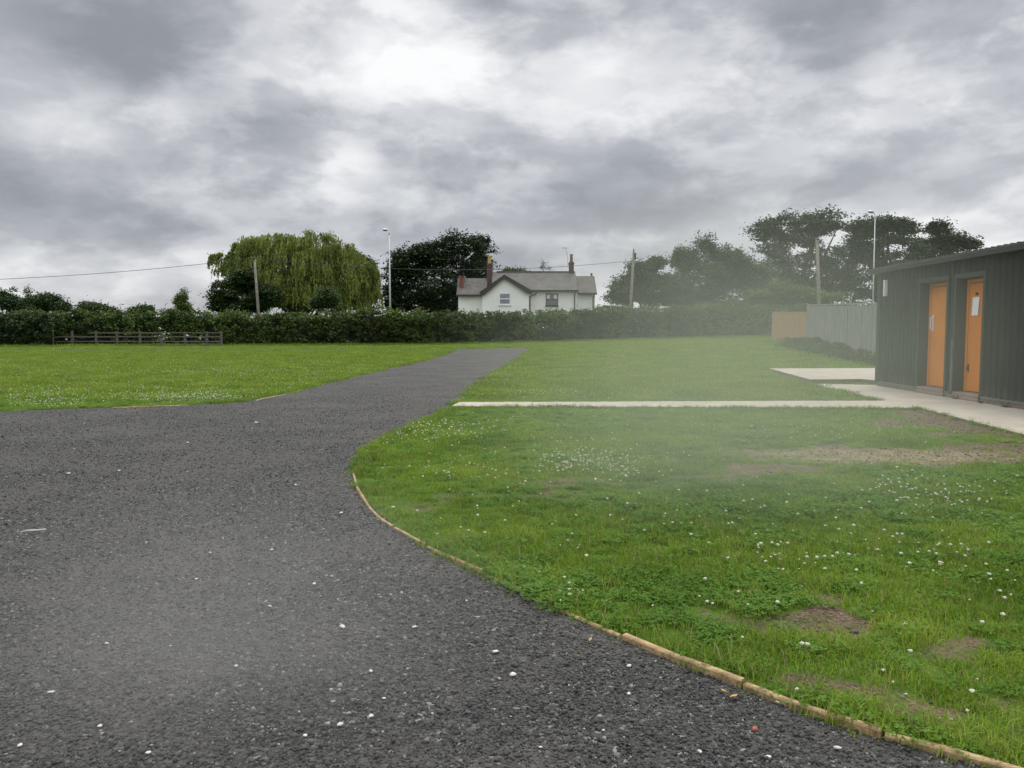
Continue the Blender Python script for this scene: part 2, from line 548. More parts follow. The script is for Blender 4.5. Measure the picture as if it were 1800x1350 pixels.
def fencemat(name, c1, c2):
    m, t = newmat(name)
    w = wpos(t)
    s = nd(t, 'ShaderNodeSeparateXYZ', ins={0: w})
    sv = nd(t, 'ShaderNodeCombineXYZ', ins={0: mth(t, 'MULTIPLY', s.outputs[0], 3), 1: mth(t, 'MULTIPLY', s.outputs[1], 3), 2: mth(t, 'MULTIPLY', s.outputs[2], .5)}).outputs[0]
    c = ramp(t, noise(t, sv, 2.5, 5, .6), [(.3, c1), (.7, c2)])
    finish(t, c, .85)
    return m


M['grey_board'] = fencemat('silvered_boards', (.20, .195, .18), (.36, .35, .33))
M['tan_board'] = fencemat('tan_boards', (.34, .20, .10), (.50, .31, .16))

# ================================================================== SETTING
# where the gravel lies: for each distance Y, an interval of X
LE = [G(*p, 0) for p in [(0, 724), (70, 721), (150, 718), (230, 716), (300, 713.5), (380, 710), (440, 706), (480, 697), (520, 688), (560, 678), (600, 668),
                         (660, 653), (700, 645), (740, 636), (770, 628), (795, 620), (808, 615.5)]]
RE = [G(*p, 0) for p in [(2300, 1560), (1990, 1430), (1750, 1350), (1600, 1307), (1500, 1277), (1400, 1244), (1300, 1207), (1200, 1167), (1100, 1127), (1000, 1083), (900, 1036), (830, 1003),
                         (750, 962), (700, 932), (655, 893), (630, 858), (622, 832), (630, 806), (660, 780), (705, 758), (760, 733), (800, 707), (822, 692), (842, 675), (862, 662),
                         (880, 650), (902, 638), (920, 627), (938, 615.5)]]
LY = np.array([12.0] + [p.y for p in LE]); LX = np.array([-60.0] + [p.x for p in LE])
RY = np.array([p.y for p in RE]); RX = np.array([p.x for p in RE])
YEND = min(LE[-1].y, RE[-1].y)


def x_left(y):
    y = np.asarray(y, float)
    wob = (vnoise(y, y * 0 + 3.3, 1.3, 5) - .5) * .22
    return np.where(y < 12.0, -60.0, np.interp(y, LY, LX) + wob)


def x_right(y):
    y = np.asarray(y, float)
    wob = (vnoise(y, y * 0 + 9.1, 1.6, 6) - .5) * np.clip((y - 7) * .04, 0, .2)
    return np.interp(y, RY, RX) + wob


def in_gravel(x, y):
    a = (x > x_left(y)) & (x < x_right(y)) & (y < YEND)
    b = (y > 51.5 + .02 * x) & (y < 54.6 + .02 * x) & (x < LX[-1] + 1.5)          # cross track to the left, along the hedge
    return a | b


def ppoly(pts, z):
    return np.array([tuple(G(a, b, z))[:2] for a, b in pts])


def inside(poly, x, y):
    r = np.zeros(x.shape, bool)
    n = len(poly)
    for i in range(n):
        x0, y0 = poly[i]; x1, y1 = poly[(i + 1) % n]
        c = ((y0 > y) != (y1 > y))
        r ^= c & (x < (x1 - x0) * (y - y0) / (y1 - y0 + 1e-12) + x0)
    return r


# shed wall line
VPX = 945.0
C0 = G(1541, 677.5, .03)
UD = Vector(((VPX - 900) / FPX, 1.0 * math.cos(PITCH) ** 0, 0)).normalized()     # away from the camera along the wall
C0 = Vector((C0.x, C0.y, 0))
ZC = .03
# lower concrete: cross path + apron along the shed
near_dir = -UD
e0 = G(1618, 717, ZC); e1 = G(1800, 763.5, ZC)
ed = (e1 - e0).normalized()
far_near = e1 + ed * 7.0
wall_near = C0 + near_dir * 13.0
pA = G(793, 714, ZC); pB = G(806, 706.5, ZC)
path_poly = [(pA.x, pA.y), (e0.x, e0.y), (far_near.x, far_near.y), (wall_near.x + .5, wall_near.y), (C0.x + .5, C0.y + .05)]
q1 = G(1424.5, 674.5, ZC); q2 = G(1552, 703.8, ZC)
path_poly += [(q1.x + .0, q1.y), (q2.x, q2.y), (pB.x, pB.y)]
path_poly = np.array(path_poly)
ZU = .115
u0 = G(1352, 647.5, ZU); u1 = G(1424, 667, ZU); u2 = G(1515, 666.3, ZU); u3 = G(1541, 669, ZU)
pad_poly = np.array([(u0.x, u0.y), (u1.x, u1.y), (u2.x, u2.y), (u3.x + .05, u3.y), (u3.x + 7, u3.y + .3), (u0.x + 10.5, u0.y + .5)])

# worn patches, as (centre pixel, half widths in metres, strength)
patches = []
for (px, py, rx, ry, st) in [(1405, 1100, .25, .17, 1.15), (1320, 1090, .18, .08, .9), (1440, 1062, .16, .10, .85), (1600, 1243, .22, .12, 1.0), (1480, 1205, .34, .07, .75), (1390, 1203, .25, .09, .8), (1350, 1200, .25, .06, .7),
                             (1560, 800, 1.5, .50, 1.25), (1480, 797, .7, .35, 1.0), (1700, 812, 1.1, .22, 1.0), (1345, 825, .5, .3, .9), (1230, 836, .9, .28, .6), (1080, 852, 1.0, .25, .5), (900, 868, .9, .25, .45),
                             (700, 880, .6, .4, .48), (1720, 742, 1.5, .65, 1.2), (1800, 790, 1.0, .6, 1.1), (1640, 722, .8, .5, 1.05), (1660, 765, .8, .35, .8), (1780, 1240, .1, .08, .6), (1480, 700, 1.4, .35, .55),
                             (1540, 703, .5, .3, .8), (1680, 1155, .25, .12, .5), (1740, 1140, .2, .12, .5)]:
    g_ = G(px, py, 0)
    patches.append((g_.x, g_.y, rx, ry, st))


def bareness(x, y):
    b = np.zeros_like(x)
    x_, y_ = x, y
    am = .05 * np.clip(y, 0, 12)
    x = x + (vnoise(x_, y_, 2.6, 61) - .5) * am * 2.4
    y = y + (vnoise(x_, y_, 2.6, 62) - .5) * am * 2.0
    wob = vnoise(x, y, 2.2, 11) - .5
    for (cx, cy, rx, ry, st) in patches:
        d = ((x - cx) / rx) ** 2 + ((y - cy) / ry) ** 2
        b = np.maximum(b, st * np.exp(-(d ** 1.4) * .7) * (1 + wob * .9))
    # soil strip along the apron's edge
    dd = (x - e0.x) * (-ed.y) + (y - e0.y) * ed.x
    along = (x - e0.x) * ed.x + (y - e0.y) * ed.y
    strip = np.where((along > -.3), np.exp(-np.abs(dd) / .6), 0) * 1.35
    b = np.maximum(b, strip)
    b = b * (.6 + .85 * vnoise(x, y, 7.0, 24, 3)) + .45 * (vnoise(x, y, 3.0, 23, 4) - .62)
    return np.clip(b, 0, 1)


# lawn sheet, to the horizon
def axis(lo, hi, step, far, g=1.13):
    a = list(np.arange(lo, hi, step))
    s_ = step; v_ = a[-1]
    while v_ < far: s_ *= g; v_ += s_; a.append(v_)
    s_ = step; v_ = lo; pre = []
    while v_ > -far: s_ *= g; v_ -= s_; pre.append(v_)
    return np.array(pre[::-1] + a)


ax, ay = axis(-2.5, 12.5, .09, 2500), axis(1.2, 20, .09, 2500)
gx, gy = np.meshgrid(ax, ay, indexing='ij')
gz = H(gx, gy) + (vnoise(gx, gy, 1.1, 31) - .5) * .035 * (np.abs(gy) < 60)
gz -= np.where(in_gravel(gx, gy), .03, 0)
gz = np.where(inside(path_poly, gx, gy) | inside(pad_poly, gx, gy), np.minimum(gz, 0) - .03, gz)
Vg = np.stack([gx, gy, gz], -1).reshape(-1, 3)
nx, ny = len(ax), len(ay)
ii = (np.arange(nx - 1)[:, None] * ny + np.arange(ny - 1)[None]).ravel()
me = np_mesh('ground', Vg, np.stack([ii, ii + ny, ii + ny + 1, ii + 1], 1))
ba = bareness(gx, gy) * (gy < 40)
a_ = me.attributes.new('bare', 'FLOAT', 'POINT'); a_.data.foreach_set('value', ba.ravel().astype(np.float32))
dm = np.clip(1 - np.minimum.reduce([np.hypot((gx - p[0]) / .5, (gy - p[1]) / .35) for p in [G(1400, 1130, 0), G(1360, 1205, 0)]]), 0, 1) * .5
a_ = me.attributes.new('dark_soil', 'FLOAT', 'POINT'); a_.data.foreach_set('value', dm.ravel().astype(np.float32))
pst = G(1570, 802, 0)
st_ = np.clip(1.25 - np.hypot((gx - pst.x) / 1.7, (gy - pst.y) / .55) + (vnoise(gx, gy, 3, 88) - .5), 0, .85)
a_ = me.attributes.new('straw', 'FLOAT', 'POINT'); a_.data.foreach_set('value', st_.ravel().astype(np.float32))
tag(link('ground', me, M['lawn'], smooth=True), 'mown lawn and soil sheet under the grass', kind='structure')


# gravel sheet
def strip_sheet(name, ys, xl, xr, ncol, z):
    xl, xr = np.asarray(xl), np.asarray(xr)
    f = np.linspace(0, 1, ncol)
    xx = xl[:, None] * (1 - f) + xr[:, None] * f
    yy = np.repeat(ys[:, None], ncol, 1)
    zz = H(xx, yy) + z
    V = np.stack([xx, yy, zz], -1).reshape(-1, 3)
    i = (np.arange(len(ys) - 1)[:, None] * ncol + np.arange(ncol - 1)[None]).ravel()
    return V, np.stack([i, i + 1, i + ncol + 1, i + ncol], 1)


ys = np.concatenate([[-8, -3, 0, 1], np.arange(1.5, 12, .1), np.arange(12.0, 20, .08), np.arange(20, YEND, .25), [YEND]])
V1, F1 = strip_sheet('gravel', ys, np.maximum(x_left(ys), -60), x_right(ys), 24, .006)
xs = np.arange(-70, LX[-1] + 1.5, 1.0)
V2 = np.concatenate([np.stack([xs, 51.5 + .02 * xs, H(xs, 52) + .010 + xs * 0], 1), np.stack([xs, 54.6 + .02 * xs, H(xs, 54) + .010 + xs * 0], 1)])
n_ = len(xs)
i = np.arange(n_ - 1)
F2 = np.stack([i, i + 1, i + n_ + 1, i + n_], 1)
me = np_mesh('gravel_road', np.concatenate([V1, V2]), np.concatenate([F1, F2 + len(V1)]))
tag(link('gravel_road', me, M['gravel']), 'dark gravel yard and track running to the hedge', kind='structure')


def slab(name, poly, z0, z1, mat, label, side=None):
    mb = MB()
    mb.prism([(x, y, z0) for x, y in poly], (0, 0, z1 - z0))
    o = mb.build(name, mat)
    if side is not None:
        o.data.materials.append(side)
        for p_ in o.data.polygons:
            if abs(p_.normal.z) < .5: p_.material_index = 1
    return tag(o, label, kind='structure')


# two slabs: cross path with apron, and the raised pad behind the shed corner
slab('concrete_path', path_poly, -.2, ZC, M['concrete'], 'pale concrete path and apron beside the dark shed', M['pad_riser'])
slab('concrete_pad', pad_poly, -.2, ZU, M['concrete'], 'raised pale concrete pad beyond the shed corner', M['pad_riser'])


# ================================================================== SHED
def wf(t, n, z):
    """t metres from the far corner towards the camera, n metres out from the wall, z up"""
    p = C0 - UD * t
    out = Vector((-UD.y, UD.x, 0))
    return (p.x + out.x * n, p.y + out.y * n, z)


def wall_t(px, z=1.0):
    lo, hi = -1.0, 12.0
    for _ in range(40):
        m_ = (lo + hi) / 2
        if proj(wf(m_, 0, z))[0] < px: lo = m_
        else: hi = m_
    return lo


shed = empty('amenity_shed', wf(0, 0, 0))
tag(shed, 'long low dark green metal clad shed with two orange doors', 'shed')
ZB, ZT, LEN, DEP = .14, 2.74, 13.0, 6.0
d1 = (wall_t(1617), wall_t(1664)); d2 = (wall_t(1681), wall_t(1727.5))
DB, DT, REC = .175, 2.33, .17


def cladding(mb, t0, t1, z0, z1, n0=.0):
    """trapezoid ribbed sheet"""
    prof = []
    t_ = t0
    p_ = .19
    k0 = math.floor(t0 / p_)
    k = k0
    pts = []
    while k * p_ < t1 + p_:
        for dt, nn in ((0, .0), (.115, .0), (.135, .032), (.17, .032)):
            pts.append((k * p_ + dt, nn))
        k += 1
    tt = [a for a, _ in pts]; nn = [b for _, b in pts]
    prof = [(t0, float(np.interp(t0, tt, nn)))] + [(a, b) for a, b in pts if t0 < a < t1] + [(t1, float(np.interp(t1, tt, nn)))]
    vs = [wf(a, b + n0, z0) for a, b in prof] + [wf(a, b + n0, z1) for a, b in prof]
    n = len(prof)
    mb.add(vs, [(i, i + 1, i + n + 1, i + n) for i in range(n - 1)])


mb = MB()
cladding(mb, 0.06, d1[0], ZB, ZT); cladding(mb, d1[1], d2[0], ZB, ZT); cladding(mb, d2[1], LEN, ZB, ZT)
cladding(mb, d1[0], d1[1], DT, ZT); cladding(mb, d2[0], d2[1], DT, ZT)
mb.build('cladding', M['cladding'], shed)
# solid walls behind the sheeting, with recesses for the doors
mb = MB()
for a, b in ((.01, d1[0]), (d1[1], d2[0]), (d2[1], LEN)):
    mb.box((a, -REC - .12, ZB - .1), (b, -.004, ZT), wf)
for d in (d1, d2):
    mb.box((d[0], -REC - .12, DT), (d[1], -.004, ZT), wf)
    mb.box((d[0], -REC - .16, ZB - .1), (d[1], -REC - .055, DT), wf)
mb.box((.01, -DEP, ZB - .1), (.15, -REC - .12, ZT + .25), wf)
mb.box((LEN - .15, -DEP, ZB - .1), (LEN, -REC - .12, ZT + .25), wf)
mb.box((.01, -DEP - .1, ZB - .1), (LEN, -DEP, ZT + .5), wf)
mb.build('wall', M['cladding'], shed)
mb = MB()
mb.box((.03, -.2, -.02), (d1[0] - .02, .012, ZB - .01), wf); mb.box((d1[1] + .02, -.2, -.02), (d2[0] - .02, .012, ZB - .01), wf)
mb.box((d2[1] + .02, -.2, -.02), (LEN, .012, ZB - .01), wf); mb.box((.04, -DEP, -.02), (.2, -.2, ZB - .01), wf)
mb.build('plinth', M['plinth'], shed)
mb = MB()
mb.box((.0, .0, ZB - .03), (.16, .045, ZT), wf); mb.box((-.012, -.14, ZB - .03), (.0, .045, ZT), wf)
mb.build('corner_flashing', M['flash'], shed)
mb = MB()
for a, b in ((.17, d1[0] - .09), (d1[1] + .08, d2[0] - .1), (d2[1] + .08, LEN)):
    mb.box((a, -.003, ZB - .035), (b, .052, ZB + .005), wf)
mb.build('drip_flashing', M['flash_light'], shed)
for d in (d1, d2):
    mb = MB()
    mb.box((d[0] - .085, .0, ZB - .03), (d[0], .042, DT + .09), wf); mb.box((d[1], .0, ZB - .03), (d[1] + .075, .042, DT + .09), wf)
    mb.box((d[0], .0, DT), (d[1], .042, DT + .09), wf)
    mb.box((d[0] - .002, -REC - .05, ZB - .03), (d[0] + .010, .0, DT), wf)
    mb.box((d[1] - .010, -REC - .05, ZB - .03), (d[1] + .002, .0, DT), wf)
    mb.box((d[0] + .010, -REC - .05, DT - .012), (d[1] - .010, .0, DT - .002), wf)
    mb.build('door_surround', M['flash'], shed)
for d in (d1, d2):
    mb = MB()
    mb.box((d[0] + .01, -REC - .06, ZC - .02), (d[1] - .01, .05, DB - .01), wf)
    mb.build('door_step', M['plinth'], shed)


def door(d, which):
    mb = MB()
    a, b = d[0] + .012, d[1] - .012
    fw = .065
    mb.box((a + fw + .008, -REC - .045, DB + .012), (b - fw - .008, -REC - .003, DT - .10), wf)
    o = mb.build('door', M['orange'], shed)
    fr = MB()
    fr.box((a, -REC - .05, DB), (a + fw, -REC + .012, DT - .02), wf); fr.box((b - fw, -REC - .05, DB), (b, -REC + .012, DT - .02), wf)
    fr.box((a + fw, -REC - .05, DT - .085), (b - fw, -REC + .012, DT - .02), wf)
    fr.build('door_frame', M['orange'], o).location = (0, 0, 0)
    return o, a + fw + .01, b - fw - .01


dr1, a1, b1 = door(d1, 1)
dr1['label'] = 'orange door with a long pale pull handle'
mb = MB()
mb.box((a1 + .05, -REC - .002, 1.32), (a1 + .11, -REC + .006, 1.66), wf)
mb.tube([wf(a1 + .08, -REC + .0, 1.36), wf(a1 + .08, -REC + .05, 1.38), wf(a1 + .08, -REC + .05, 1.60), wf(a1 + .08, -REC + .0, 1.62)], .012, 6)
mb.build('handle', M['frame_white'], dr1)
dr2, a2, b2 = door(d2, 2)
dr2['label'] = 'orange door with a paper notice pinned to it'


def door_t(px, z):
    lo, hi = -1.0, 12.0
    for _ in range(40):
        m_ = (lo + hi) / 2
        if proj(wf(m_, -REC, z))[0] < px: lo = m_
        else: hi = m_
    return lo


mb = MB()
ta, tb = door_t(1710, 1.8), door_t(1722, 1.8)
za, zb = 1.62, 1.97
o_ = .006
vs = [wf(ta - .02, -REC + o_, za), wf(tb - .015, -REC + o_ + .01, za + .005), wf(tb, -REC + o_, zb), wf(ta, -REC + o_, zb - .004)]
mb.prism(vs, Vector(wf(0, .003, 0)) - Vector(wf(0, 0, 0)))
note = mb.build('paper_notice', M['paper'])
tag(note, 'white paper notice stuck on the orange door of the shed', 'notice')
mb = MB()
mb.tube([wf(tb - .08, -REC - .0, 2.03), wf(tb - .08, -REC + .03, 2.03)], .028, 10)
mb.build('hook', M['black'], dr2)
mb = MB()
mb.tube([wf(a2 + .05, -REC - .0, .62), wf(a2 + .05, -REC + .04, .62)], .022, 8)
mb.box((a2 + .03, -REC + .0, .55), (a2 + .07, -REC + .008, .70), wf)
mb.build('latch', M['black'], dr2)

# shallow roof with overhanging edge
out = lambda t, n, z: wf(t, n, z)
mb = MB()
E1, E2 = -.22, LEN + .2
pts = [wf(E1, .17, ZT + .012), wf(E1, .17, ZT + .05), wf(E1, -DEP / 2, ZT + .50), wf(E1, -DEP - .2, ZT + .05), wf(E1, -DEP - .2, ZT + .012), wf(E1, -DEP / 2, ZT + .44)]
mb.prism(pts, Vector(wf(E2, 0, 0)) - Vector(wf(E1, 0, 0)))
rf = mb.build('roof', M['roof_sheet'], shed)
mb = MB()
mb.box((E1, .03, ZT - .07), (E2, .165, ZT + .008), wf)
mb.build('eaves_trim', M['flash'], rf).location = (0, 0, 0)
mb = MB()
k = 0
while E1 + k * .19 < E2:            # rib ends of the roof sheets
    mb.box((E1 + k * .19, .12, ZT + .046), (E1 + k * .19 + .05, .182, ZT + .062), wf); k += 1
mb.box((E1, .175, ZT + .047), (E2, .178, ZT + .049), wf)
mb.build('corrugation', M['roof_sheet'], rf).location = (0, 0, 0)
mb = MB()
tl = wall_t(1561, 2.2)
mb.box((tl - .035, .034, 2.13), (tl + .04, .10, 2.50), wf)
lt = mb.build('wall_light', M['frame_white'], shed)
mb = MB()
tp = wall_t(1677.5, .6)
mb.box((tp - .02, .043, ZB + .02), (tp + .022, .068, 1.18), wf)
mb.build('conduit', M['flash_light'], shed)


# ================================================================== SCATTER (instances of stuff)
def hidden_mesh(coll, name, V, F, mat, smooth=False):
    me = np_mesh(name, V, F)
    me.materials.append(mat)
    if smooth: me.polygons.foreach_set('use_smooth', np.ones(len(F), bool))
    o = bpy.data.objects.new(name, me)
    coll.objects.link(o)
    return o


def scatter(name, pts, coll, rz, sc, vi, tilt=.0, label=None, cat=None):
    n = len(pts)
    me = bpy.data.meshes.new(name)
    me.vertices.add(n)
    me.vertices.foreach_set('co', np.asarray(pts, np.float32).ravel())
    rot = np.stack([rng.uniform(-tilt, tilt, n), rng.uniform(-tilt, tilt, n), rz], 1).astype(np.float32)
    a = me.attributes.new('rot', 'FLOAT_VECTOR', 'POINT'); a.data.foreach_set('vector', rot.ravel())
    a = me.attributes.new('sc', 'FLOAT', 'POINT'); a.data.foreach_set('value', np.asarray(sc, np.float32))
    a = me.attributes.new('vi', 'INT', 'POINT'); a.data.foreach_set('value', np.asarray(vi, np.int32))
    me.update()
    o = bpy.data.objects.new(name, me)
    COL.objects.link(o)
    g = bpy.data.node_groups.new(name + '_nodes', 'GeometryNodeTree')
    g.interface.new_socket('Geometry', in_out='INPUT', socket_type='NodeSocketGeometry')
    g.interface.new_socket('Geometry', in_out='OUTPUT', socket_type='NodeSocketGeometry')
    gi = g.nodes.new('NodeGroupInput'); go = g.nodes.new('NodeGroupOutput')
    ci = g.nodes.new('GeometryNodeCollectionInfo')
    ci.inputs['Collection'].default_value = coll
    ci.inputs['Separate Children'].default_value = True
    ci.inputs['Reset Children'].default_value = True
    iop = g.nodes.new('GeometryNodeInstanceOnPoints')
    iop.inputs['Pick Instance'].default_value = True
    def attr(nm, ty):
        x = g.nodes.new('GeometryNodeInputNamedAttribute'); x.data_type = ty; x.inputs['Name'].default_value = nm
        return x.outputs['Attribute']
    g.links.new(gi.outputs[0], iop.inputs['Points'])
    g.links.new(ci.outputs[0], iop.inputs['Instance'])
    g.links.new(attr('vi', 'INT'), iop.inputs['Instance Index'])
    g.links.new(attr('rot', 'FLOAT_VECTOR'), iop.inputs['Rotation'])
    g.links.new(attr('sc', 'FLOAT'), iop.inputs['Scale'])
    g.links.new(iop.outputs[0], go.inputs[0])
    md = o.modifiers.new('scatter', 'NODES')
    md.node_group = g
    return tag(o, label, cat, kind='stuff')


# grass material: tone drifts over the lawn
def grassmat(name, stops, dry=.1):
    m, t = newmat(name)
    g = nd(t, 'ShaderNodeNewGeometry')
    oi = nd(t, 'ShaderNodeObjectInfo')
    n = noise(t, oi.outputs['Location'], .9, 5, .65)
    f = mth(t, 'ADD', n, mth(t, 'MULTIPLY_ADD', g.outputs['Random Per Island'], .34, -.17))
    f = mth(t, 'ADD', f, mth(t, 'MULTIPLY_ADD', oi.outputs['Random'], .1, -.05))
    k = len(stops)
    c = ramp(t, f, [(.26 + .46 * i / (k - 1), s_) for i, s_ in enumerate(stops)])
    isl = mth(t, 'FRACT', mth(t, 'MULTIPLY', g.outputs['Random Per Island'], 37.0))
    c = mixc(t, mth(t, 'LESS_THAN', isl, dry), c, (.30, .26, .11))
    d = nd(t, 'ShaderNodeBsdfPrincipled', ins={'Base Color': c, 'Roughness': .6, 'Specular IOR Level': .15})
    tr = nd(t, 'ShaderNodeBsdfTranslucent', ins={0: c})
    mx = nd(t, 'ShaderNodeMixShader', ins={0: .38, 1: d.outputs[0], 2: tr.outputs[0]})
    nd(t, 'ShaderNodeOutputMaterial', ins={0: mx.outputs[0]})
    return m


M['blade'] = grassmat('grass_blade', [(.085, .165, .015), (.15, .26, .022), (.225, .35, .034), (.33, .43, .06)], .06)
M['clover_leaf'] = grassmat('clover_leaf', [(.07, .16, .016), (.11, .225, .022), (.16, .285, .034)], .0)


def tuft(r, nb, rad, hmin, hmax, wid, lean):
    """nb blades, each three faces, bending outward"""
    Vs, Fs = [], []
    for k in range(nb):
        an = r.uniform(0, 2 * math.pi); rr = rad * math.sqrt(r.random())
        bx, by = rr * math.cos(an), rr * math.sin(an)
        da = r.uniform(0, 2 * math.pi)
        h = r.uniform(hmin, hmax); ln = r.uniform(.1, lean) * h
        w = wid * r.uniform(.7, 1.3)
        dx, dy = math.cos(da), math.sin(da)
        px_, py_ = -dy * w / 2, dx * w / 2
        b = len(Vs)
        m1 = (bx + dx * ln * .35, by + dy * ln * .35, h * .6)
        tp_ = (bx + dx * ln, by + dy * ln, h * (1 - .25 * ln / h))
        Vs += [(bx - px_, by - py_, -.01), (bx + px_, by + py_, -.01), (m1[0] + px_ * .8, m1[1] + py_ * .8, m1[2]), (m1[0] - px_ * .8, m1[1] - py_ * .8, m1[2]), (tp_[0] + px_ * .1, tp_[1] + py_ * .1, tp_[2]), (tp_[0] - px_ * .1, tp_[1] - py_ * .1, tp_[2])]
        Fs += [(b, b + 1, b + 2, b + 3), (b + 3, b + 2, b + 4, b + 5)]
    return np.array(Vs), np.array(Fs)


def clover(r, nb, rad):
    Vs, Fs = [], []
    for k in range(nb):
        an = r.uniform(0, 2 * math.pi); rr = rad * math.sqrt(r.random())
        cx, cy, cz = rr * math.cos(an), rr * math.sin(an), r.uniform(.01, .04)
        s_ = r.uniform(.005, .009); a0 = r.uniform(0, 6)
        tx, ty = r.uniform(-.4, .4), r.uniform(-.4, .4)
        for q in range(3):
            a = a0 + q * 2.094
            b = len(Vs)
            for (u, v_) in ((0, 0), (.9, .65), (1.7, 0), (.9, -.65)):
                x = s_ * (u * math.cos(a) - v_ * math.sin(a)); y = s_ * (u * math.sin(a) + v_ * math.cos(a))
                Vs.append((cx + x, cy + y, cz + x * tx + y * ty + (.002 if u > 1 else 0)))
            Fs.append((b, b + 1, b + 2, b + 3))
    return np.array(Vs), np.array(Fs)


r = np.random.default_rng(3)
cg = bpy.data.collections.new('grass_tuft_sources')
for k in range(6): hidden_mesh(cg, 'a%d_tuft' % k, *tuft(r, 60, .08, .015, .045, .0036, 1.2), M['blade'])
for k in range(2): hidden_mesh(cg, 'b%d_tuft' % k, *tuft(r, 26, .06, .04, .10, .004, .9), M['blade'])
for k in range(4): hidden_mesh(cg, 'c%d_clover' % k, *clover(r, 60, .085), M['clover_leaf'])
M['dry_blade'] = simple('dry_blade', (.34, .27, .16), (.20, .15, .085), 25, .9)
for k in range(2): hidden_mesh(cg, 'd%d_straw' % k, *tuft(r, 9, .09, .005, .02, .0026, 2.0), M['dry_blade'])
cf = bpy.data.collections.new('far_grass_sources')
for k in range(5): hidden_mesh(cf, 'f%d_tuft' % k, *tuft(r, 60, .22, .03, .075, .011, .9), M['blade'])
for k in range(2): hidden_mesh(cf, 'g%d_tuft' % k, *tuft(r, 30, .2, .05, .12, .009, .7), M['blade'])


def grass_points(y0, y1, dens, margin=3.2):
    """points on turf inside the (widened) view between two distances"""
    half = .66 * y1 + margin
    n = int(2 * half * (y1 - y0) * dens)
    x = rng.uniform(-half, half, n); y = rng.uniform(y0, y1, n)
    k = np.abs(x) < .66 * y + margin
    x, y = x[k], y[k]
    k = ~in_gravel(x, y) & ~inside(path_poly, x, y) & ~inside(pad_poly, x, y)
    k &= ~((x > np.interp(y, [5, C0.y], [C0.x - .3, C0.x]) - .02) & (y < C0.y + .3))
    x, y = x[k], y[k]
    b = bareness(x, y)
    k = rng.random(len(x)) > np.clip(b * 1.2 - .16, 0, .68)
    return x[k], y[k]


def gz_at(x, y):
    return H(x, y) + (vnoise(x, y, 1.1, 31) - .5) * .035 * (y < 60)


xs_, ys_ = [], []
for (a, b, dns) in ((1.8, 4.5, 330), (4.5, 7.5, 230), (7.5, 11, 130), (11, 16, 62)):
    x, y = grass_points(a, b, dns); xs_.append(x); ys_.append(y)
x = np.concatenate(xs_); y = np.concatenate(ys_)
n = len(x)
cl = vnoise(x, y, .8, 41, 3)
vi = rng.integers(0, 6, n)
vi = np.where(rng.random(n) < .05 + .10 * (vnoise(x, y, 2.5, 43) > .6), rng.integers(6, 8, n), vi)
vi = np.where(rng.random(n) < np.clip((cl - .48) * 3.5, .08, .38), rng.integers(8, 12, n), vi)
bb0 = bareness(x, y)
vi = np.where((rng.random(n) < np.clip(bb0 * 1.9 - .5, 0, .72)), rng.integers(12, 14, n), vi)
hs = .75 + .7 * vnoise(x, y, 1.6, 47)
bb = bareness(x, y)
scatter('near_grass', np.stack([x, y, gz_at(x, y)], 1), cg, rng.uniform(0, 6.28, n), hs * rng.uniform(.7, 1.15, n) * (1 - .5 * bb), vi, .12,
        'short green grass with clover leaves covering the near lawn', 'grass')
xs_, ys_ = [], []
for (a, b, dns) in ((16, 24, 24), (24, 36, 14), (36, 52, 9), (52, 72, 6)):
    x, y = grass_points(a, b, dns); xs_.append(x); ys_.append(y)
x = np.concatenate(xs_); y = np.concatenate(ys_)
n = len(x)
vi = np.where(rng.random(n) < .12, rng.integers(5, 7, n), rng.integers(0, 5, n))
scatter('far_grass', np.stack([x, y, gz_at(x, y)], 1), cf, rng.uniform(0, 6.28, n), rng.uniform(.7, 1.2, n) * (1 + y / 140), vi, .08,
        'short mown grass of the field running back to the hedge', 'grass')

# ragged longer grass and weeds overhanging the gravel edge
y = rng.uniform(2.0, 30, 1500) ** 1.0
y = np.concatenate([rng.uniform(2, 8, 900), rng.uniform(8, 15, 800), rng.uniform(15, 50, 900)])
side = rng.random(len(y)) < .62
x = np.where(side, x_right(y) + rng.normal(.075, .045, len(y)), x_left(y) - rng.normal(.06, .08, len(y)))
k = (side | (y > 13.3)) & ~inside(path_poly, x, y)
k &= ~((y < 7.3) & side & (vnoise(x * 0, y, 1.5, 77) > .52))
x, y = x[k], y[k]
pe = []
for (p0, p1, cnt, off) in ((pA, e0, 420, -1), (pB, q2, 330, 1), (q1, q2, 110, -1), (e0, e1, 40, -1)):
    f = rng.uniform(0, 1, cnt) ** (.8 if off < 0 else 1.0)
    dx, dy = p1.x - p0.x, p1.y - p0.y
    l = math.hypot(dx, dy)
    o_ = np.abs(rng.normal(.0, .035, cnt)) - .01
    if p0 is q1: nx_, ny_ = dy / l, -dx / l; nx_, ny_ = -abs(nx_), -abs(ny_)
    elif off < 0: nx_, ny_ = -abs(dy / l), -abs(dx / l)
    else: nx_, ny_ = 0, 1
    pe.append(np.stack([p0.x + dx * f + nx_ * o_, p0.y + dy * f + ny_ * o_], 1))
pe = np.concatenate(pe)
x = np.concatenate([x, pe[:, 0]]); y = np.concatenate([y, pe[:, 1]])
n = len(x)
scatter('edge_grass', np.stack([x, y, gz_at(x, y)], 1), cg, rng.uniform(0, 6.28, n), rng.uniform(.6, 1.25, n), rng.integers(4, 9, n), .3,
        'longer ragged grass along the edge of the gravel', 'grass')

# ------------------------------------------------------------------ clover flowers
def ico(sub=1):
    import bmesh
    bm = bmesh.new()
    bmesh.ops.create_icosphere(bm, subdivisions=sub, radius=1.0)
    V = np.array([v.co for v in bm.verts]); F = np.array([[v.index for v in f.verts] for f in bm.faces])
    bm.free()
    return V, F


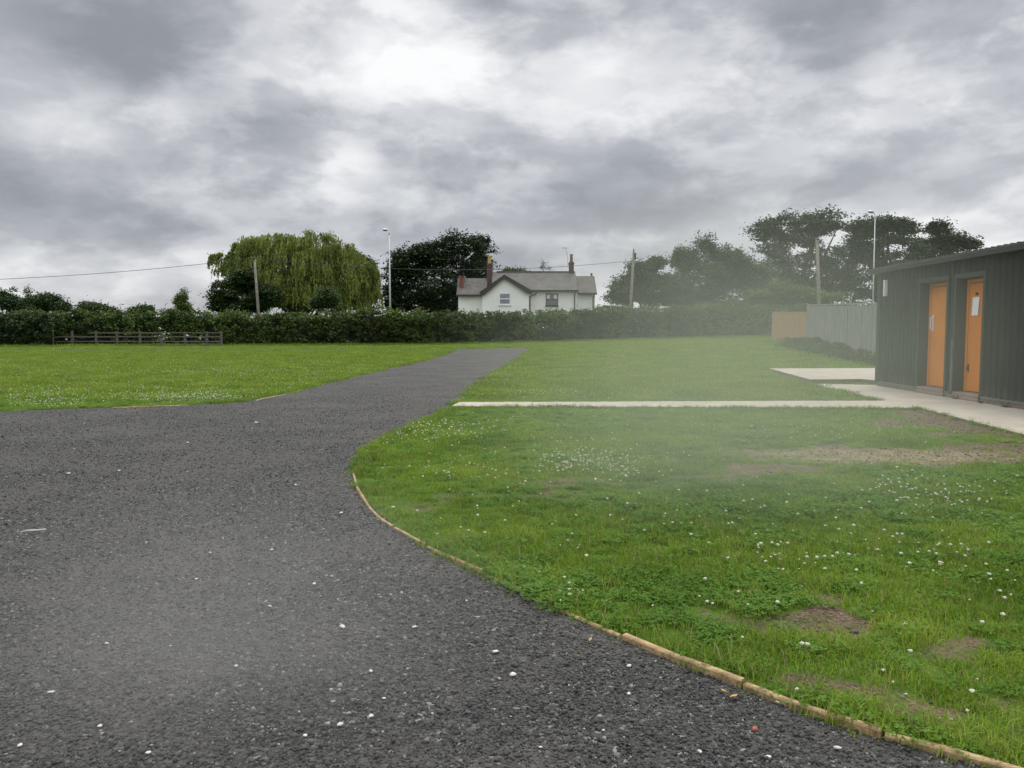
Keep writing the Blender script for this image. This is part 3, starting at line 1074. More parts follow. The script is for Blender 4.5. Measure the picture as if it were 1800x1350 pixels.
IV, IF = ico(1)
IV2, IF2 = ico(2)
cfl = bpy.data.collections.new('flower_sources')
M['stem'] = simple('flower_stem', (.10, .16, .04), (.07, .11, .03), 20, .7)
for k in range(3):
    V = IV2 * np.array([1, 1, .8]) * (1 + .35 * r.uniform(-1, 1, (len(IV2), 1)))
    V = V * .0085 + np.array([0, 0, .06])
    hidden_mesh(cfl, 'flower%d' % k, V, IF2, M['white_petal'])
fx, fy = [], []
cl_ = [(1620, 865, 90, 22, 60), (1700, 870, 90, 35, 55), (1560, 850, 60, 20, 30), (1650, 975, 70, 28, 36), (1380, 985, 60, 15, 16), (1500, 940, 160, 60, 40), (1340, 960, 40, 12, 9),
       (1010, 805, 60, 18, 140), (1090, 815, 60, 22, 110), (1030, 790, 120, 30, 60), (800, 757, 90, 14, 90), (740, 765, 40, 8, 30), (860, 820, 120, 30, 50), (780, 820, 90, 20, 25), (770, 748, 60, 8, 40),
       (1450, 765, 120, 14, 40), (1330, 755, 150, 20, 30), (1580, 752, 50, 6, 12), (1000, 1035, 40, 12, 7), (900, 930, 150, 60, 26), (1250, 900, 220, 50, 50), (1750, 1050, 90, 50, 16),
       (320, 697, 120, 7, 300), (370, 692, 100, 8, 200), (90, 708, 80, 8, 140), (60, 690, 80, 10, 120), (200, 685, 200, 12, 200), (560, 665, 90, 6, 60), (400, 655, 110, 5, 130), (270, 657, 70, 5, 70), (600, 650, 150, 8, 90),
       (960, 690, 60, 5, 70), (930, 660, 100, 6, 70), (1100, 640, 150, 6, 60), (1050, 690, 120, 8, 50), (100, 718, 60, 3, 40), (500, 676, 60, 6, 50),
       (1500, 1100, 250, 120, 14), (1650, 1230, 120, 50, 6), (1300, 1040, 150, 40, 12), (660, 775, 30, 6, 14), (700, 760, 16, 5, 20), (585, 663, 14, 2, 14)]
for (cx, cy, sx_, sy_, n) in cl_:
    a = rng.normal(cx, sx_ * .6, n); b = rng.normal(cy, sy_ * .6, n)
    for p_, q_ in zip(a, b):
        if q_ > 620:
            g_ = G(p_, q_, .05)
            fx.append(g_.x); fy.append(g_.y)
fx += list(rng.uniform(-22, 14, 1500)); fy += list(rng.uniform(9, 40, 1500))
fx += list(rng.uniform(-28, 0, 2400)); fy += list(rng.uniform(14, 34, 2400))
fx += list(rng.uniform(-1, 11, 260)); fy += list(rng.uniform(4, 12, 260))
x, y = np.array(fx), np.array(fy)
k = ~in_gravel(x, y) & ~inside(path_poly, x, y) & ~inside(pad_poly, x, y) & (bareness(x, y) < .5) & ~((x > C0.x - .5) & (y < C0.y + .4))
x, y = x[k], y[k]
n = len(x)
scatter('clover_flowers', np.stack([x, y, gz_at(x, y) + rng.uniform(-.04, .015, n)], 1), cfl, rng.uniform(0, 6.28, n), rng.uniform(.55, 1.25, n) * (1 + np.clip(y - 8, 0, 40) * .016), rng.integers(0, 3, n), .12,
        'small round white clover flowers dotted over the lawn', 'flowers')

# ------------------------------------------------------------------ loose gravel
def gravmat(name, stops):
    m, t = newmat(name)
    oi = nd(t, 'ShaderNodeObjectInfo')
    c = ramp(t, oi.outputs['Random'], stops)
    ln_ = noise(t, oi.outputs['Location'], .8, 5, .65)
    c = mixc(t, ramp(t, ln_, [(.44, (0, 0, 0)), (.60, (.5, .5, .5))]), c, (.115, .105, .092))
    n = noise(t, wpos(t), 60, 3, .7)
    c = mixc(t, n, mixc(t, .5, c, (.02, .02, .02)), c)
    finish(t, c, .75, noise(t, wpos(t), 160, 3), .5, .003, spec=.35)
    return m


M['chip'] = gravmat('gravel_chip', [(0, (.026, .027, .024)), (.45, (.054, .055, .050)), (.8, (.098, .098, .092)), (.95, (.15, .148, .14)), (.985, (.30, .29, .27)), (1.0, (.6, .58, .54))])
cs = bpy.data.collections.new('chip_sources')
for k in range(10):
    d = rand_unit(9, r)
    V = IV.copy()
    for q in d:                                    # cut flat facets: crushed stone
        dist = r.uniform(.45, .8)
        s_ = V @ q
        V = V - np.outer(np.clip(s_ - dist, 0, None), q)
    V = V * np.array([1.0, r.uniform(.6, .9), r.uniform(.45, .7)])
    hidden_mesh(cs, 'chip%d' % k, V, IF, M['chip'])
xs_, ys_ = [], []
for (a, b, dns) in ((1.9, 3.0, 7500), (3.0, 4.2, 7500), (4.2, 6, 3600), (6, 9, 1650), (9, 14, 670), (14, 21, 260)):
    half = .66 * b + 1.4
    n = int(2 * half * (b - a) * dns)
    x = rng.uniform(-half, half, n); y = rng.uniform(a, b, n)
    k = (np.abs(x) < .66 * y + 1.4) & in_gravel(x, y) & (rng.random(n) < np.minimum(7500, 7500 * (3 / y) ** 2.2) / dns * np.clip((21 - y) / 6, 0, 1))
    xs_.append(x[k]); ys_.append(y[k])
x = np.concatenate(xs_); y = np.concatenate(ys_)
n = len(x)
sc_ = np.clip(rng.lognormal(math.log(.0058), .36, n), .003, .018) * (1 + .045 * np.clip(y - 3, 0, 8))
scatter('loose_gravel', np.stack([x, y, H(x, y) + .006 + sc_ * rng.uniform(-.1, .5, n)], 1), cs, rng.uniform(0, 6.28, n), sc_, rng.integers(0, 10, n), .6,
        'dark crushed stone chippings lying loose over the yard', 'gravel')

M['clod'] = gravmat('soil_clod', [(0, (.07, .045, .03)), (.5, (.14, .095, .06)), (.9, (.24, .18, .12)), (1.0, (.38, .32, .25))])
cd = bpy.data.collections.new('clod_sources')
for k in range(4):
    V = IV * (1 + .25 * r.uniform(-1, 1, (len(IV), 1))) * np.array([1, .8, .55])
    hidden_mesh(cd, 'clod%d' % k, V, IF, M['clod'])
x = rng.uniform(-2, 12.5, 160000); y = rng.uniform(2.6, 15, 160000)
k = (np.abs(x) < .66 * y + .4) & ~in_gravel(x, y) & ~inside(path_poly, x, y) & (rng.random(len(x)) < np.clip(bareness(x, y) - .3, 0, 1)) & (x < C0.x - .2)
x, y = x[k], y[k]
n = len(x)
scatter('soil_crumbs', np.stack([x, y, gz_at(x, y) + .001], 1), cd, rng.uniform(0, 6.28, n), np.clip(rng.lognormal(math.log(.0045), .5, n), .002, .018) * (1 + .05 * y), rng.integers(0, 4, n), .5,
        'crumbs of dry brown soil on the worn bare patches', 'soil')

# countable pale stones lying on the gravel
M['white_stone'] = simple('white_stone', (.66, .63, .57), (.45, .42, .37), 40, .8)
M['red_brick_bit'] = simple('brick_bit', (.42, .12, .07), (.30, .09, .06), 40, .85)
M['dry_leaf'] = simple('dry_leaf', (.55, .34, .06), (.35, .2, .04), 40, .7)


def pebble(name, px, py, size, mat, seed, flat=.6, label=None, cat='stone', group=None, stretch=1.4):
    r_ = np.random.default_rng(seed)
    V = IV2.copy()
    for q in rand_unit(10, r_):
        d_ = r_.uniform(.5, .85)
        V -= np.outer(np.clip(V @ q - d_, 0, None), q)
    V = V * np.array([stretch, 1.0, flat]) * size
    an = r_.uniform(0, 3.14)
    V = V @ np.array([[math.cos(an), math.sin(an), 0], [-math.sin(an), math.cos(an), 0], [0, 0, 1]])
    o = link(name, np_mesh(name, V, IF2), mat)
    g_ = G(px, py)
    o.location = (g_.x, g_.y, g_.z + .012 + size * flat * .45)
    return tag(o, label, cat, group)


pb = [(90, 1223, 8), (598, 1280, 8), (652, 1185, 6), (870, 1151, 7), (902, 1191, 9), (35, 1317, 6), (175, 1283, 7), (602, 1107, 8), (552, 1030, 5), (728, 1107, 6), (537, 1299, 5), (260, 1330, 6), (415, 1176, 5),
      (1350, 1338, 8), (1472, 1322, 8), (1368, 1240, 7), (1230, 1328, 6), (1106, 1176, 6), (1105, 1225, 5), (652, 1265, 7), (345, 1022, 4), (475, 1070, 5), (188, 1136, 5), (675, 1233, 4), (300, 1140, 3), (478, 970, 4),
      (120, 835, 5), (370, 975, 4), (1000, 1210, 3), (1060, 1290, 4), (760, 1260, 3), (950, 1320, 4), (820, 1060, 3), (520, 855, 4), (210, 830, 4), (330, 780, 4), (450, 745, 5), (690, 895, 5), (600, 905, 5)]
for k, (px, py, sz) in enumerate(pb):
    dist = 1.35 * FPX / (py - HOR)
    pebble('pale_stone', px, py, sz * dist / FPX * .72, M['white_stone'], 100 + k, .5, 'small pale stone lying on the dark gravel', 'stone', 'pale stones scattered on the gravel')
pebble('brick_fragment', 1326, 1288, .012, M['red_brick_bit'], 900, .6, 'small red brick fragment on the dark gravel', 'brick fragment', None, 1.5)


def dry_leaf(px, py, s_, an, label):
    g_ = G(px, py)
    mb = MB()
    c_, n_ = math.cos(an), math.sin(an)
    pts = [(-1.6, 0, .1), (-.6, .5, .35), (.5, .55, .3), (1.3, 0, .5), (.5, -.5, .25), (-.6, -.4, .4)]
    mb.prism([((x * c_ - y * n_) * s_, (x * n_ + y * c_) * s_, z * s_) for x, y, z in pts], (0, 0, .001))
    o = mb.build('fallen_leaf', M['dry_leaf'])
    o.location = (g_.x, g_.y, g_.z + .02)
    tag(o, label, 'leaf')


dry_leaf(1290, 1234, .012, .4, 'yellow fallen leaf beside the timber edging board')
dry_leaf(1272, 1224, .009, 2.4, 'thin yellow leaf scrap just up from the yellow fallen leaf')
dry_leaf(1038, 1133, .012, 1.2, 'orange leaf on the gravel near the grass edge')

# straw-like white scrap at the left
g_ = G(58, 940)
mb = MB()
mb.tube([(-.07, -.02, .012), (-.03, -.01, .02), (.01, .0, .018), (.075, .022, .02)], [.002, .004, .006, .004], 6)
o = mb.build('pale_stick', M['white_stone']); o.location = (g_.x, g_.y, .012)
tag(o, 'thin pale stick lying across the gravel at the yard edge', 'stick')

# ------------------------------------------------------------------ edging boards
def board(pts, label, wdt=.02, top=.024):
    """board on edge following image points on the ground"""
    g_ = [G(a, b, 0) for a, b in pts]
    # resample
    seg = [0]
    for a, b in zip(g_, g_[1:]): seg.append(seg[-1] + (b - a).length)
    n = max(3, int(seg[-1] / .12))
    ss = np.linspace(0, seg[-1], n)
    X_ = np.interp(ss, seg, [p.x for p in g_]); Y_ = np.interp(ss, seg, [p.y for p in g_])
    Vs, Fs = [], []
    for i_ in range(n):
        j0, j1 = max(i_ - 1, 0), min(i_ + 1, n - 1)
        tx, ty = X_[j1] - X_[j0], Y_[j1] - Y_[j0]
        l = math.hypot(tx, ty); nx_, ny_ = -ty / l, tx / l
        tp_ = top + (random.random() - .5) * .006 + .008 * math.sin(i_ * .35)
        w_ = wdt * (1 + (random.random() - .5) * .25)
        for (o_, z_) in ((-w_ / 2, -.05), (-w_ / 2, tp_ - .006), (-w_ / 2 + .006, tp_), (w_ / 2 - .005, tp_ + .001), (w_ / 2, tp_ - .005), (w_ / 2, -.05)):
            Vs.append((X_[i_] + nx_ * o_, Y_[i_] + ny_ * o_, z_))
    for i_ in range(n - 1):
        for q in range(5):
            a = i_ * 6 + q
            Fs.append((a, a + 1, a + 7, a + 6))
    me = bpy.data.meshes.new('edging_board')
    Fs.append(tuple(range(6))); Fs.append(tuple(range((n - 1) * 6 + 5, (n - 1) * 6 - 1, -1)))
    me.from_pydata(Vs, [], Fs); me.update()
    o = link('edging_board', me, M['edging'])
    return tag(o, label, 'edging board', 'timber edging boards between gravel and lawn')


board([(621, 835), (628, 862), (648, 893), (668, 913), (690, 928)], 'curved edging board at the tightest bend of the lawn')
board([(694, 930), (722, 947), (748, 962)], 'short edging board just after the tight bend of the lawn', .018, .018)
board([(752, 966), (800, 989), (848, 1011)], 'weathered edging board between short bend piece and half buried piece', .02, .022)
board([(856, 1015), (874, 1023), (940, 1056)], 'short half buried edging board in the middle of the run', .02, .018)
board([(950, 1061), (1016, 1090), (1090, 1123)], 'edging board almost swallowed by grass before the long yellow boards', .02, .012)
board([(1098, 1127), (1140, 1145), (1210, 1174), (1306, 1212)], 'long split yellow edging board with bare soil behind it', .028, .032)
board([(1310, 1214), (1400, 1250), (1480, 1278), (1550, 1299)], 'edging board nearest the brick fragment and yellow leaf', .028, .032)
board([(1556, 1301), (1650, 1326), (1760, 1358), (1900, 1402)], 'edging board cut off by the bottom edge of the photo', .028, .028)
board([(198, 717.5), (250, 716), (330, 713)], 'reddish edging board on the far side of the gravel yard', .03, .012)
board([(450, 705), (490, 696), (530, 687)], 'pale edging board where the far lawn edge turns up the track', .03, .016)

# ================================================================== HEDGE
def hedge(name, path, hgt, depth, dens, leaf, mat, label, seed, cat='hedge', wild=.2, undercut=None):
    """path: list of (x, y) along its front foot; hgt: function of s in 0..1"""
    r_ = np.random.default_rng(seed)
    P_ = np.array(path)
    sg = np.concatenate([[0], np.cumsum(np.hypot(*np.diff(P_, axis=0).T))])
    L = sg[-1]
    root = empty(name, (P_[0][0], P_[0][1], float(H(P_[0][0], P_[0][1]))))
    tag(root, label, cat)
    def base(s):
        return np.interp(s, sg, P_[:, 0]), np.interp(s, sg, P_[:, 1])
    # surface: front, top and back as one arc angle q in 0..1
    def surf(s, q, inset=0.0):
        h = hgt(s / L) * (1 + .10 * (vnoise(s, s * 0, .35, seed + 1) - .5) * 2 + .10 * (vnoise(s, s * 0 + 5, 1.3, seed + 2) - .5) * 2)
        a = q * math.pi
        yy = (1 - np.sign(np.cos(a)) * np.abs(np.cos(a)) ** .45) * depth / 2
        zz = np.abs(np.sin(a)) ** .38 * h
        bump_ = (vnoise(s + 13, s * 0 + 2, .9, seed + 3) - .5) * 2 * wild
        cy = depth / 2
        yy = cy + (yy - cy) * (1 - inset) + np.sign(yy - cy) * 0
        zz = zz * (1 - inset * .16)
        yy = yy + np.where(yy < cy, -bump_, bump_) * (1 - inset)
        bx, by = base(s)
        return bx, by + yy, zz
    # core: solid dark shell inside the leaves
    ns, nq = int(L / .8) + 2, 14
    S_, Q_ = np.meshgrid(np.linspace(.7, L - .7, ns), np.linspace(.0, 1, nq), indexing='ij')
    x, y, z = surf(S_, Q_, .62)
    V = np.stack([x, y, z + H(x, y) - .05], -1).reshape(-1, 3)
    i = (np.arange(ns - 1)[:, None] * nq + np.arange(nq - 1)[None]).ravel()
    link('inner_core', np_mesh('inner_core', V, np.stack([i, i + 1, i + nq + 1, i + nq], 1)), M['core'], root, True)
    nc = int(L * 32)
    s = r_.uniform(0, L, nc)
    q = np.where(r_.random(nc) < .58, r_.uniform(.004, .12, nc) ** 1.0, r_.uniform(.12, .85, nc))
    x, y, z = surf(s, q)
    cz = np.where(q < .12, np.minimum(r_.uniform(.05, 1.7, nc), r_.uniform(1.25, 1.5, nc)), 1.0)
    z = z * cz
    ctr = base(s)[1] + depth / 2
    y = ctr + (y - ctr) * r_.uniform(.7, 1.0, nc)
    z = z - np.where(q >= .12, r_.uniform(0, .3, nc), 0)
    cc = np.stack([x, y, z + H(x, y)], 1) + r_.normal(size=(nc, 3)) * np.array([.1, .14, .10])
    per = int(dens * .8)
    idx = np.repeat(np.arange(nc), per)
    off = rand_unit(nc * per, r_) * (r_.uniform(.05, 1, nc * per) ** .6)[:, None] * np.repeat(r_.uniform(.2, .5, nc), per)[:, None]
    C = cc[idx] + off * np.array([1.1, .8, .8])
    # shoots standing above the top
    ng = int(L * 5)
    sx_ = r_.uniform(0, L, ng)
    bx, by, bz = surf(sx_, np.full(ng, .5))
    bz = bz - .15
    tall = np.clip(r_.exponential(.16, ng), 0, .8)
    sh = []
    for j in range(7):
        f = (j + 1) / 7
        sh.append(np.stack([bx + r_.normal(size=ng) * .06, by + r_.uniform(-.5, .5, ng) * depth * .4 + r_.normal(size=ng) * .05, bz + H(bx, by) + tall * f], 1))
    C = np.concatenate([C] + sh)
    C = C[C[:, 2] > H(C[:, 0], C[:, 1]) + .04]
    V, F = leaf_quads(C, leaf, r_, .2, .65)
    link('foliage', np_mesh('foliage', V, F), mat, root)
    return root


def hp(px, py):
    """front foot of the hedge on the terrain"""
    d_ = pix_dir(px, py)
    return d_


HX = np.array([-60, -41, -23.6, -5, 10.6, 25, 40]); HY = np.array([60, 62.5, 67, 70.5, 74, 78, 80.])


def hy(x): return float(np.interp(x, HX, HY))


hedge('hedge', [(-58, 60.3), (-45, 61.2), (-36.2, 62.3)], lambda s: 2.55 + 0 * s, 2.4, 42, .24, M['dark_hedge_leaf'], 'dark glossy leaved hedge block left of the rail fence', 21)
hedge('hedge', [(-43, 65.2), (-30, 67.0), (-23.5, 68.0)], lambda s: 2.75 + 0 * s, 2.2, 46, .2, M['hedge_leaf'], 'brown green hedge growing behind and over the rail fence', 22, wild=.2)
hedge('hedge', [(-24.6, 66.8), (-5, 70.3), (10.6, 74), (25, 78), (38, 80)], lambda s: 2.75 + .5 * s, 2.4, 46, .2, M['hedge_leaf'], 'long clipped hedge running from the fence past the white house', 23, wild=.22)


def small_bush(px, py, D, rx, rz, mat, label, seed, leaf=.22, n=900, name='bush', cat='bush'):
    """low rounded bush; px, py is its centre"""
    r_ = np.random.default_rng(seed)
    c = P(px, py, D)
    gz_ = float(H(c.x, D))
    root = empty(name, (c.x, D, gz_))
    tag(root, label, cat)
    top = c.z
    h = top + rz - gz_
    cl_ = rand_unit(26, r_) * r_.uniform(.55, 1, (26, 1)) * np.array([rx, rx * .8, h / 2]) + np.array([c.x, D, gz_ + h / 2])
    cl_[:, 2] = np.maximum(cl_[:, 2], gz_ + .3)
    idx = r_.integers(0, 26, n)
    C = cl_[idx] + r_.normal(size=(n, 3)) * np.array([rx * .2, rx * .2, h * .09])
    V, F = leaf_quads(C, leaf, r_, .3, .65)
    link('foliage', np_mesh('foliage', V, F), mat, root)
    mb = MB()
    for q in cl_[:14]:
        mb.tube([(c.x + r_.normal() * .1, D + r_.normal() * .1, gz_ - .1), ((c.x + q[0]) / 2, (D + q[1]) / 2, (gz_ + q[2]) / 2 + .2), tuple(q)], [.05, .03, .01], 5)
    mb.build('stems', M['bark'], root)
    return root


small_bush(405, 548, 71.5, 1.7, .35, M['elder_leaf'], 'light green elder bush rising over the hedge below the leaning pole', 31, n=1500)
small_bush(545, 552, 73, 1.3, .3, M['elder_leaf'], 'light green bush rising over the hedge under the middle of the willow', 32)
small_bush(640, 556, 73.5, 1.9, .3, M['ash_leaf'], 'bluish green bush in the hedge left of the white lamp post', 33)
small_bush(735, 548, 73.5, 1.3, .35, M['elder_leaf'], 'bright green bush in the hedge under the tall dark oak', 34)
small_bush(1063, 549, 76, .9, .3, M['elder_leaf'], 'light green bush in the hedge at the right end of the house', 35, n=500)

# white flowering sprays on the hedge behind the fence
r_ = np.random.default_rng(5)
pts = []
for (px, py, n, s_) in ((280, 577, 8, 3), (290, 590, 26, 12), (284, 597, 18, 8), (352, 593, 8, 4), (331, 590, 5, 3), (115, 596, 4, 3), (412, 553, 12, 6), (955, 570, 12, 10), (940, 572, 6, 5), (610, 600, 5, 2)):
    for _ in range(n):
        p_ = P(px + r_.normal() * s_ * .7, py + r_.normal() * s_ * .3, 65.6 if px < 400 else (69 if px < 700 else 70.8))
        pts.append(tuple(p_))
V, F = leaf_quads(np.array(pts), .17, r_, .5, .9)
tag(link('hedge_blossom', np_mesh('hedge_blossom', V, F), M['white_petal']), 'sprays of small white blossom on the hedge by the fence', 'blossom', kind='stuff')

# rough grass at the foot of the hedge
x = rng.uniform(-45, 30, 5200)
y = np.array([hy(v) for v in x]) - np.abs(rng.normal(0, .5, len(x))) + .3
y = np.where(x < -36.2, y - 1.4, y)
n = len(x)
scatter('verge_grass', np.stack([x, y, H(x, y)], 1), cf, rng.uniform(0, 6.28, n), rng.uniform(1.2, 3.2, n), rng.integers(0, 7, n), .1, 'rough uncut grass at the foot of the hedge', 'grass')

# ------------------------------------------------------------------ rail fence
fr = empty('rail_fence', (P(240, 608, 64.6).x, 64.6, 0))
tag(fr, 'weathered four rail timber fence in front of the hedge', 'fence')
rails = [1.12, .80, .42, .10]
xa, xb = P(92, 600, 64.4).x, P(388, 600, 64.8).x
fy0, fy1 = 64.4, 64.9
for j, z in enumerate(rails):
    mb = MB()
    x0 = xa if j else P(268, 600, 64.6).x - (5 if j == 0 else 0)
    nseg = 8
    xs2 = np.linspace(x0, xb, nseg + 1)
    for a, b in zip(xs2, xs2[1:]):
        ya = fy0 + (fy1 - fy0) * (a - xa) / (xb - xa)
        mb.box((a + .004, ya - .02, z - .045 + random.uniform(-.015, .015)), (b - .004, ya + .012, z + .045))
    mb.build('rail', M['wood_grey'], fr)
for px in (94, 128, 169, 205, 245, 282, 323, 361, 386):
    x0 = P(px, 600, 64.6).x
    ya = fy0 + (fy1 - fy0) * (x0 - xa) / (xb - xa)
    mb = MB()
    mb.box((x0 - .075, ya + .0125, -.2), (x0 + .075, ya + .14, 1.24 + random.uniform(-.04, .04)))
    mb.build('post', M['wood_grey'], fr)


# ================================================================== TREES
def tree(name, ells, D, base_px, mat, label, seed, leaf=.3, clumps=90, per=160, rc=.85, flat=.6, cat='tree', depth=.85, trunk_r=.35, group=None, forks=8, bare=False):
    """ells: crown as ellipses (px, py, rx, ry) seen at distance D; base_px: where the trunk stands"""
    r_ = np.random.default_rng(seed)
    s_ = D / FPX
    if clumps > 20: clumps = int(clumps * 2.5); per = int(per * .85); leaf *= .88; flat = flat * 1.15
    bx = P(base_px, 580, D).x
    gz_ = float(H(bx, D))
    root = empty(name, (bx, D, gz_))
    tag(root, label, cat, group)
    E = []
    for (px, py, rx, ry) in ells:
        c = P(px, py, D)
        E.append((c.x, D + r_.uniform(-.25, .25) * rx * s_, c.z, rx * s_, max(rx, ry) * s_ * depth, ry * s_))
    w = np.array([e[3] * e[5] for e in E]); w /= w.sum()
    cc_ = []
    for k in range(clumps):
        e = E[r_.choice(len(E), p=w)]
        u = rand_unit(1, r_)[0] * r_.uniform(.25, 1.0) ** .45
        shr = .93 - .5 * rc / max(e[3], rc)
        cc_.append((e[0] + u[0] * e[3] * shr, e[1] + u[1] * e[4] * shr, e[2] + u[2] * max(e[5] - rc * flat * .7, e[5] * .55), ))
    cc_ = np.array(cc_)
    cc_[:, 2] = np.maximum(cc_[:, 2], gz_ + .6)
    crad = rc * r_.uniform(.55, 1.35, clumps)
    n = clumps * per
    idx = r_.integers(0, clumps, n)
    off = rand_unit(n, r_) * (r_.uniform(.1, 1, n) ** .5)[:, None]
    off[:, 2] = np.where(off[:, 2] < -.2, off[:, 2] * .5, off[:, 2])
    C = cc_[idx] + off * crad[idx][:, None] * np.array([1.0, 1.0, flat]) * (1 + .25 * r_.normal(size=(n, 1)))
    V, F = leaf_quads(C, leaf, r_, .5, .7)
    link('crown', np_mesh('crown', V, F), mat, root)
    # trunk, limbs, twigs
    mb = MB()
    top = np.array([np.average([e[0] for e in E], weights=w), D, np.average([e[2] for e in E], weights=w)])
    fork = np.array([bx * .7 + top[0] * .3, D, gz_ + (top[2] - gz_) * .45])
    mb.tube([(bx, D, gz_ - .3), (bx + .02, D, gz_ + .5), tuple((np.array([bx, D, gz_]) + fork) / 2 + np.array([r_.normal() * .15, 0, 0])), tuple(fork)],
            [trunk_r * 1.5, trunk_r * 1.1, trunk_r, trunk_r * .8], 9)
    ends = []
    for k in range(forks):
        tgt = cc_[r_.integers(0, clumps)]
        m1 = fork * .6 + tgt * .4 + r_.normal(size=3) * .35 * rc
        m2 = fork * .25 + tgt * .75 + r_.normal(size=3) * .3 * rc + np.array([0, 0, .2])
        mb.tube([tuple(fork - np.array([0, 0, .2])), tuple(m1), tuple(m2), tuple(tgt)], [trunk_r * .6, trunk_r * .38, trunk_r * .22, trunk_r * .08], 6)
        ends += [m1, m2, tgt]
    ends = np.array(ends)
    for k in range(clumps):
        q = cc_[k]
        j = np.argmin(np.linalg.norm(ends - q, axis=1))
        e_ = ends[j]
        md_ = (e_ + q) / 2 + np.array([0, 0, .15]) + r_.normal(size=3) * .12
        mb.tube([tuple(e_), tuple(md_), tuple(q)], [trunk_r * .14, trunk_r * .09, .015], 4, False)
    mb.build('trunk', M['bark'], root)
    return root


# tall dark oak behind the house
tree('oak_tree', [(810, 430, 55, 28), (765, 450, 60, 30), (720, 460, 44, 32), (845, 440, 30, 30), (700, 495, 30, 40), (770, 500, 90, 45), (840, 480, 36, 32), (750, 535, 85, 30), (690, 525, 25, 35), (830, 520, 40, 35)],
     96, 770, M['oak_leaf'], 'tall dark oak standing left of the white house', 41, .34, 150, 170, 1.15, .62, trunk_r=.5, forks=12)
tree('oak_tree', [(620, 448, 24, 14), (640, 470, 24, 22), (600, 460, 20, 22), (650, 505, 16, 40), (630, 520, 30, 30)], 104, 640, M['oak_leaf'], 'dark oak showing behind the right shoulder of the willow', 42, .34, 55, 150, 1.0, .6, trunk_r=.4)
tree('ash_tree', [(905, 480, 28, 10), (890, 488, 20, 14), (925, 490, 20, 14)], 112, 905, M['ash_leaf'], 'low green tree top showing over the ridge of the house', 43, .3, 26, 120, .9, .6, trunk_r=.3)
# dark spreading tree left of the willow
tree('maple_tree', [(430, 495, 30, 26), (400, 515, 40, 26), (378, 535, 24, 18), (420, 540, 55, 20), (470, 520, 30, 26)], 84, 425, M['bush_leaf'], 'dark spreading tree in front of the left side of the willow', 44, .28, 75, 170, .8, .55, trunk_r=.3)
# left distance
tree('field_maple', [(20, 535, 28, 20), (5, 525, 16, 18), (35, 545, 20, 14)], 92, 18, M['ash_leaf'], 'leafy grey green tree at the left edge beside a round oak', 45, .26, 40, 130, .7, .7, trunk_r=.22)
tree('birch_sapling', [(48, 512, 6, 12), (52, 528, 10, 14), (24, 512, 5, 10)], 88, 48, M['ash_leaf'], 'thin sapling with wispy top rising over the left trees', 46, .2, 16, 50, .4, .9, trunk_r=.1, forks=4)
tree('round_oak', [(80, 530, 28, 18), (60, 540, 26, 16), (107, 542, 15, 15)], 108, 78, M['bush_leaf'], 'rounded dark oak second from the left edge', 47, .34, 48, 150, 1.0, .6, trunk_r=.35)
tree('domed_tree', [(168, 547, 38, 15), (160, 540, 24, 9), (190, 550, 18, 10)], 130, 168, M['bush_leaf'], 'low domed tree left of the tiny distant lamp post', 48, .38, 46, 150, 1.1, .6, trunk_r=.35)
tree('domed_tree', [(249, 549, 25, 12), (256, 544, 14, 8), (236, 552, 12, 8)], 132, 249, M['ash_leaf'], 'low domed tree right of the tiny distant lamp post', 49, .38, 30, 150, 1.0, .6, trunk_r=.35)
tree('rowan_tree', [(322, 512, 6, 10), (318, 526, 14, 12), (322, 538, 20, 12), (324, 548, 22, 10), (312, 532, 10, 6)], 80, 321, M['elder_leaf'], 'small airy pointed tree between the domed tree and the willow', 50, .17, 60, 50, .42, .8, trunk_r=.12)
# sparse sapling over the roof
tree('bare_sapling', [(958, 470, 14, 8), (955, 464, 5, 6), (968, 474, 8, 5)], 100, 957, M['bush_leaf'], 'sparse twiggy tree top poking over the middle of the roof', 51, .2, 16, 9, .5, .8, trunk_r=.12, forks=7)
# right side
tree('hawthorn_tree', [(1110, 510, 46, 34), (1090, 525, 28, 20), (1130, 478, 36, 26), (1155, 465, 24, 16), (1160, 510, 55, 36), (1200, 520, 40, 35)], 82, 1120, M['bush_leaf'], 'dark hawthorn behind the telegraph pole right of the house', 52, .26, 110, 170, .8, .6, trunk_r=.3)
tree('cherry_tree', [(1240, 432, 24, 20), (1205, 455, 34, 26), (1275, 452, 34, 24), (1245, 465, 60, 34), (1230, 490, 60, 40), (1300, 475, 36, 30), (1290, 515, 70, 34), (1325, 490, 45, 36), (1220, 530, 60, 28)], 86, 1240, M['ash_leaf'], 'bushy mid green tree with spiky top right of the hawthorn', 53, .26, 150, 150, .8, .8, trunk_r=.3)
tree('elder_tree', [(1335, 530, 45, 26), (1290, 540, 30, 16), (1370, 510, 36, 20), (1340, 520, 30, 18), (1400, 518, 30, 18), (1450, 525, 40, 16)], 82, 1370, M['elder_leaf'], 'pale green low tree behind the tan fence', 54, .24, 70, 150, .75, .6, trunk_r=.25)
tree('oak_tree', [(1400, 398, 80, 30), (1345, 408, 38, 24), (1455, 390, 36, 26), (1400, 445, 85, 36), (1440, 490, 80, 44), (1360, 500, 70, 40), (1425, 525, 100, 42)],
     98, 1400, M['oak_leaf'], 'tallest spreading oak behind the pale green tree', 55, .36, 125, 165, 1.15, .55, trunk_r=.5, forks=12)
tree('oak_tree', [(1505, 405, 26, 26), (1500, 450, 34, 34), (1545, 398, 48, 24), (1590, 408, 40, 28), (1520, 425, 36, 30), (1570, 450, 70, 40), (1545, 500, 80, 44), (1610, 520, 80, 30)],
     100, 1545, M['oak_leaf'], 'dark oak rising directly behind the end of the shed', 56, .34, 125, 160, 1.1, .6, trunk_r=.5, forks=12)
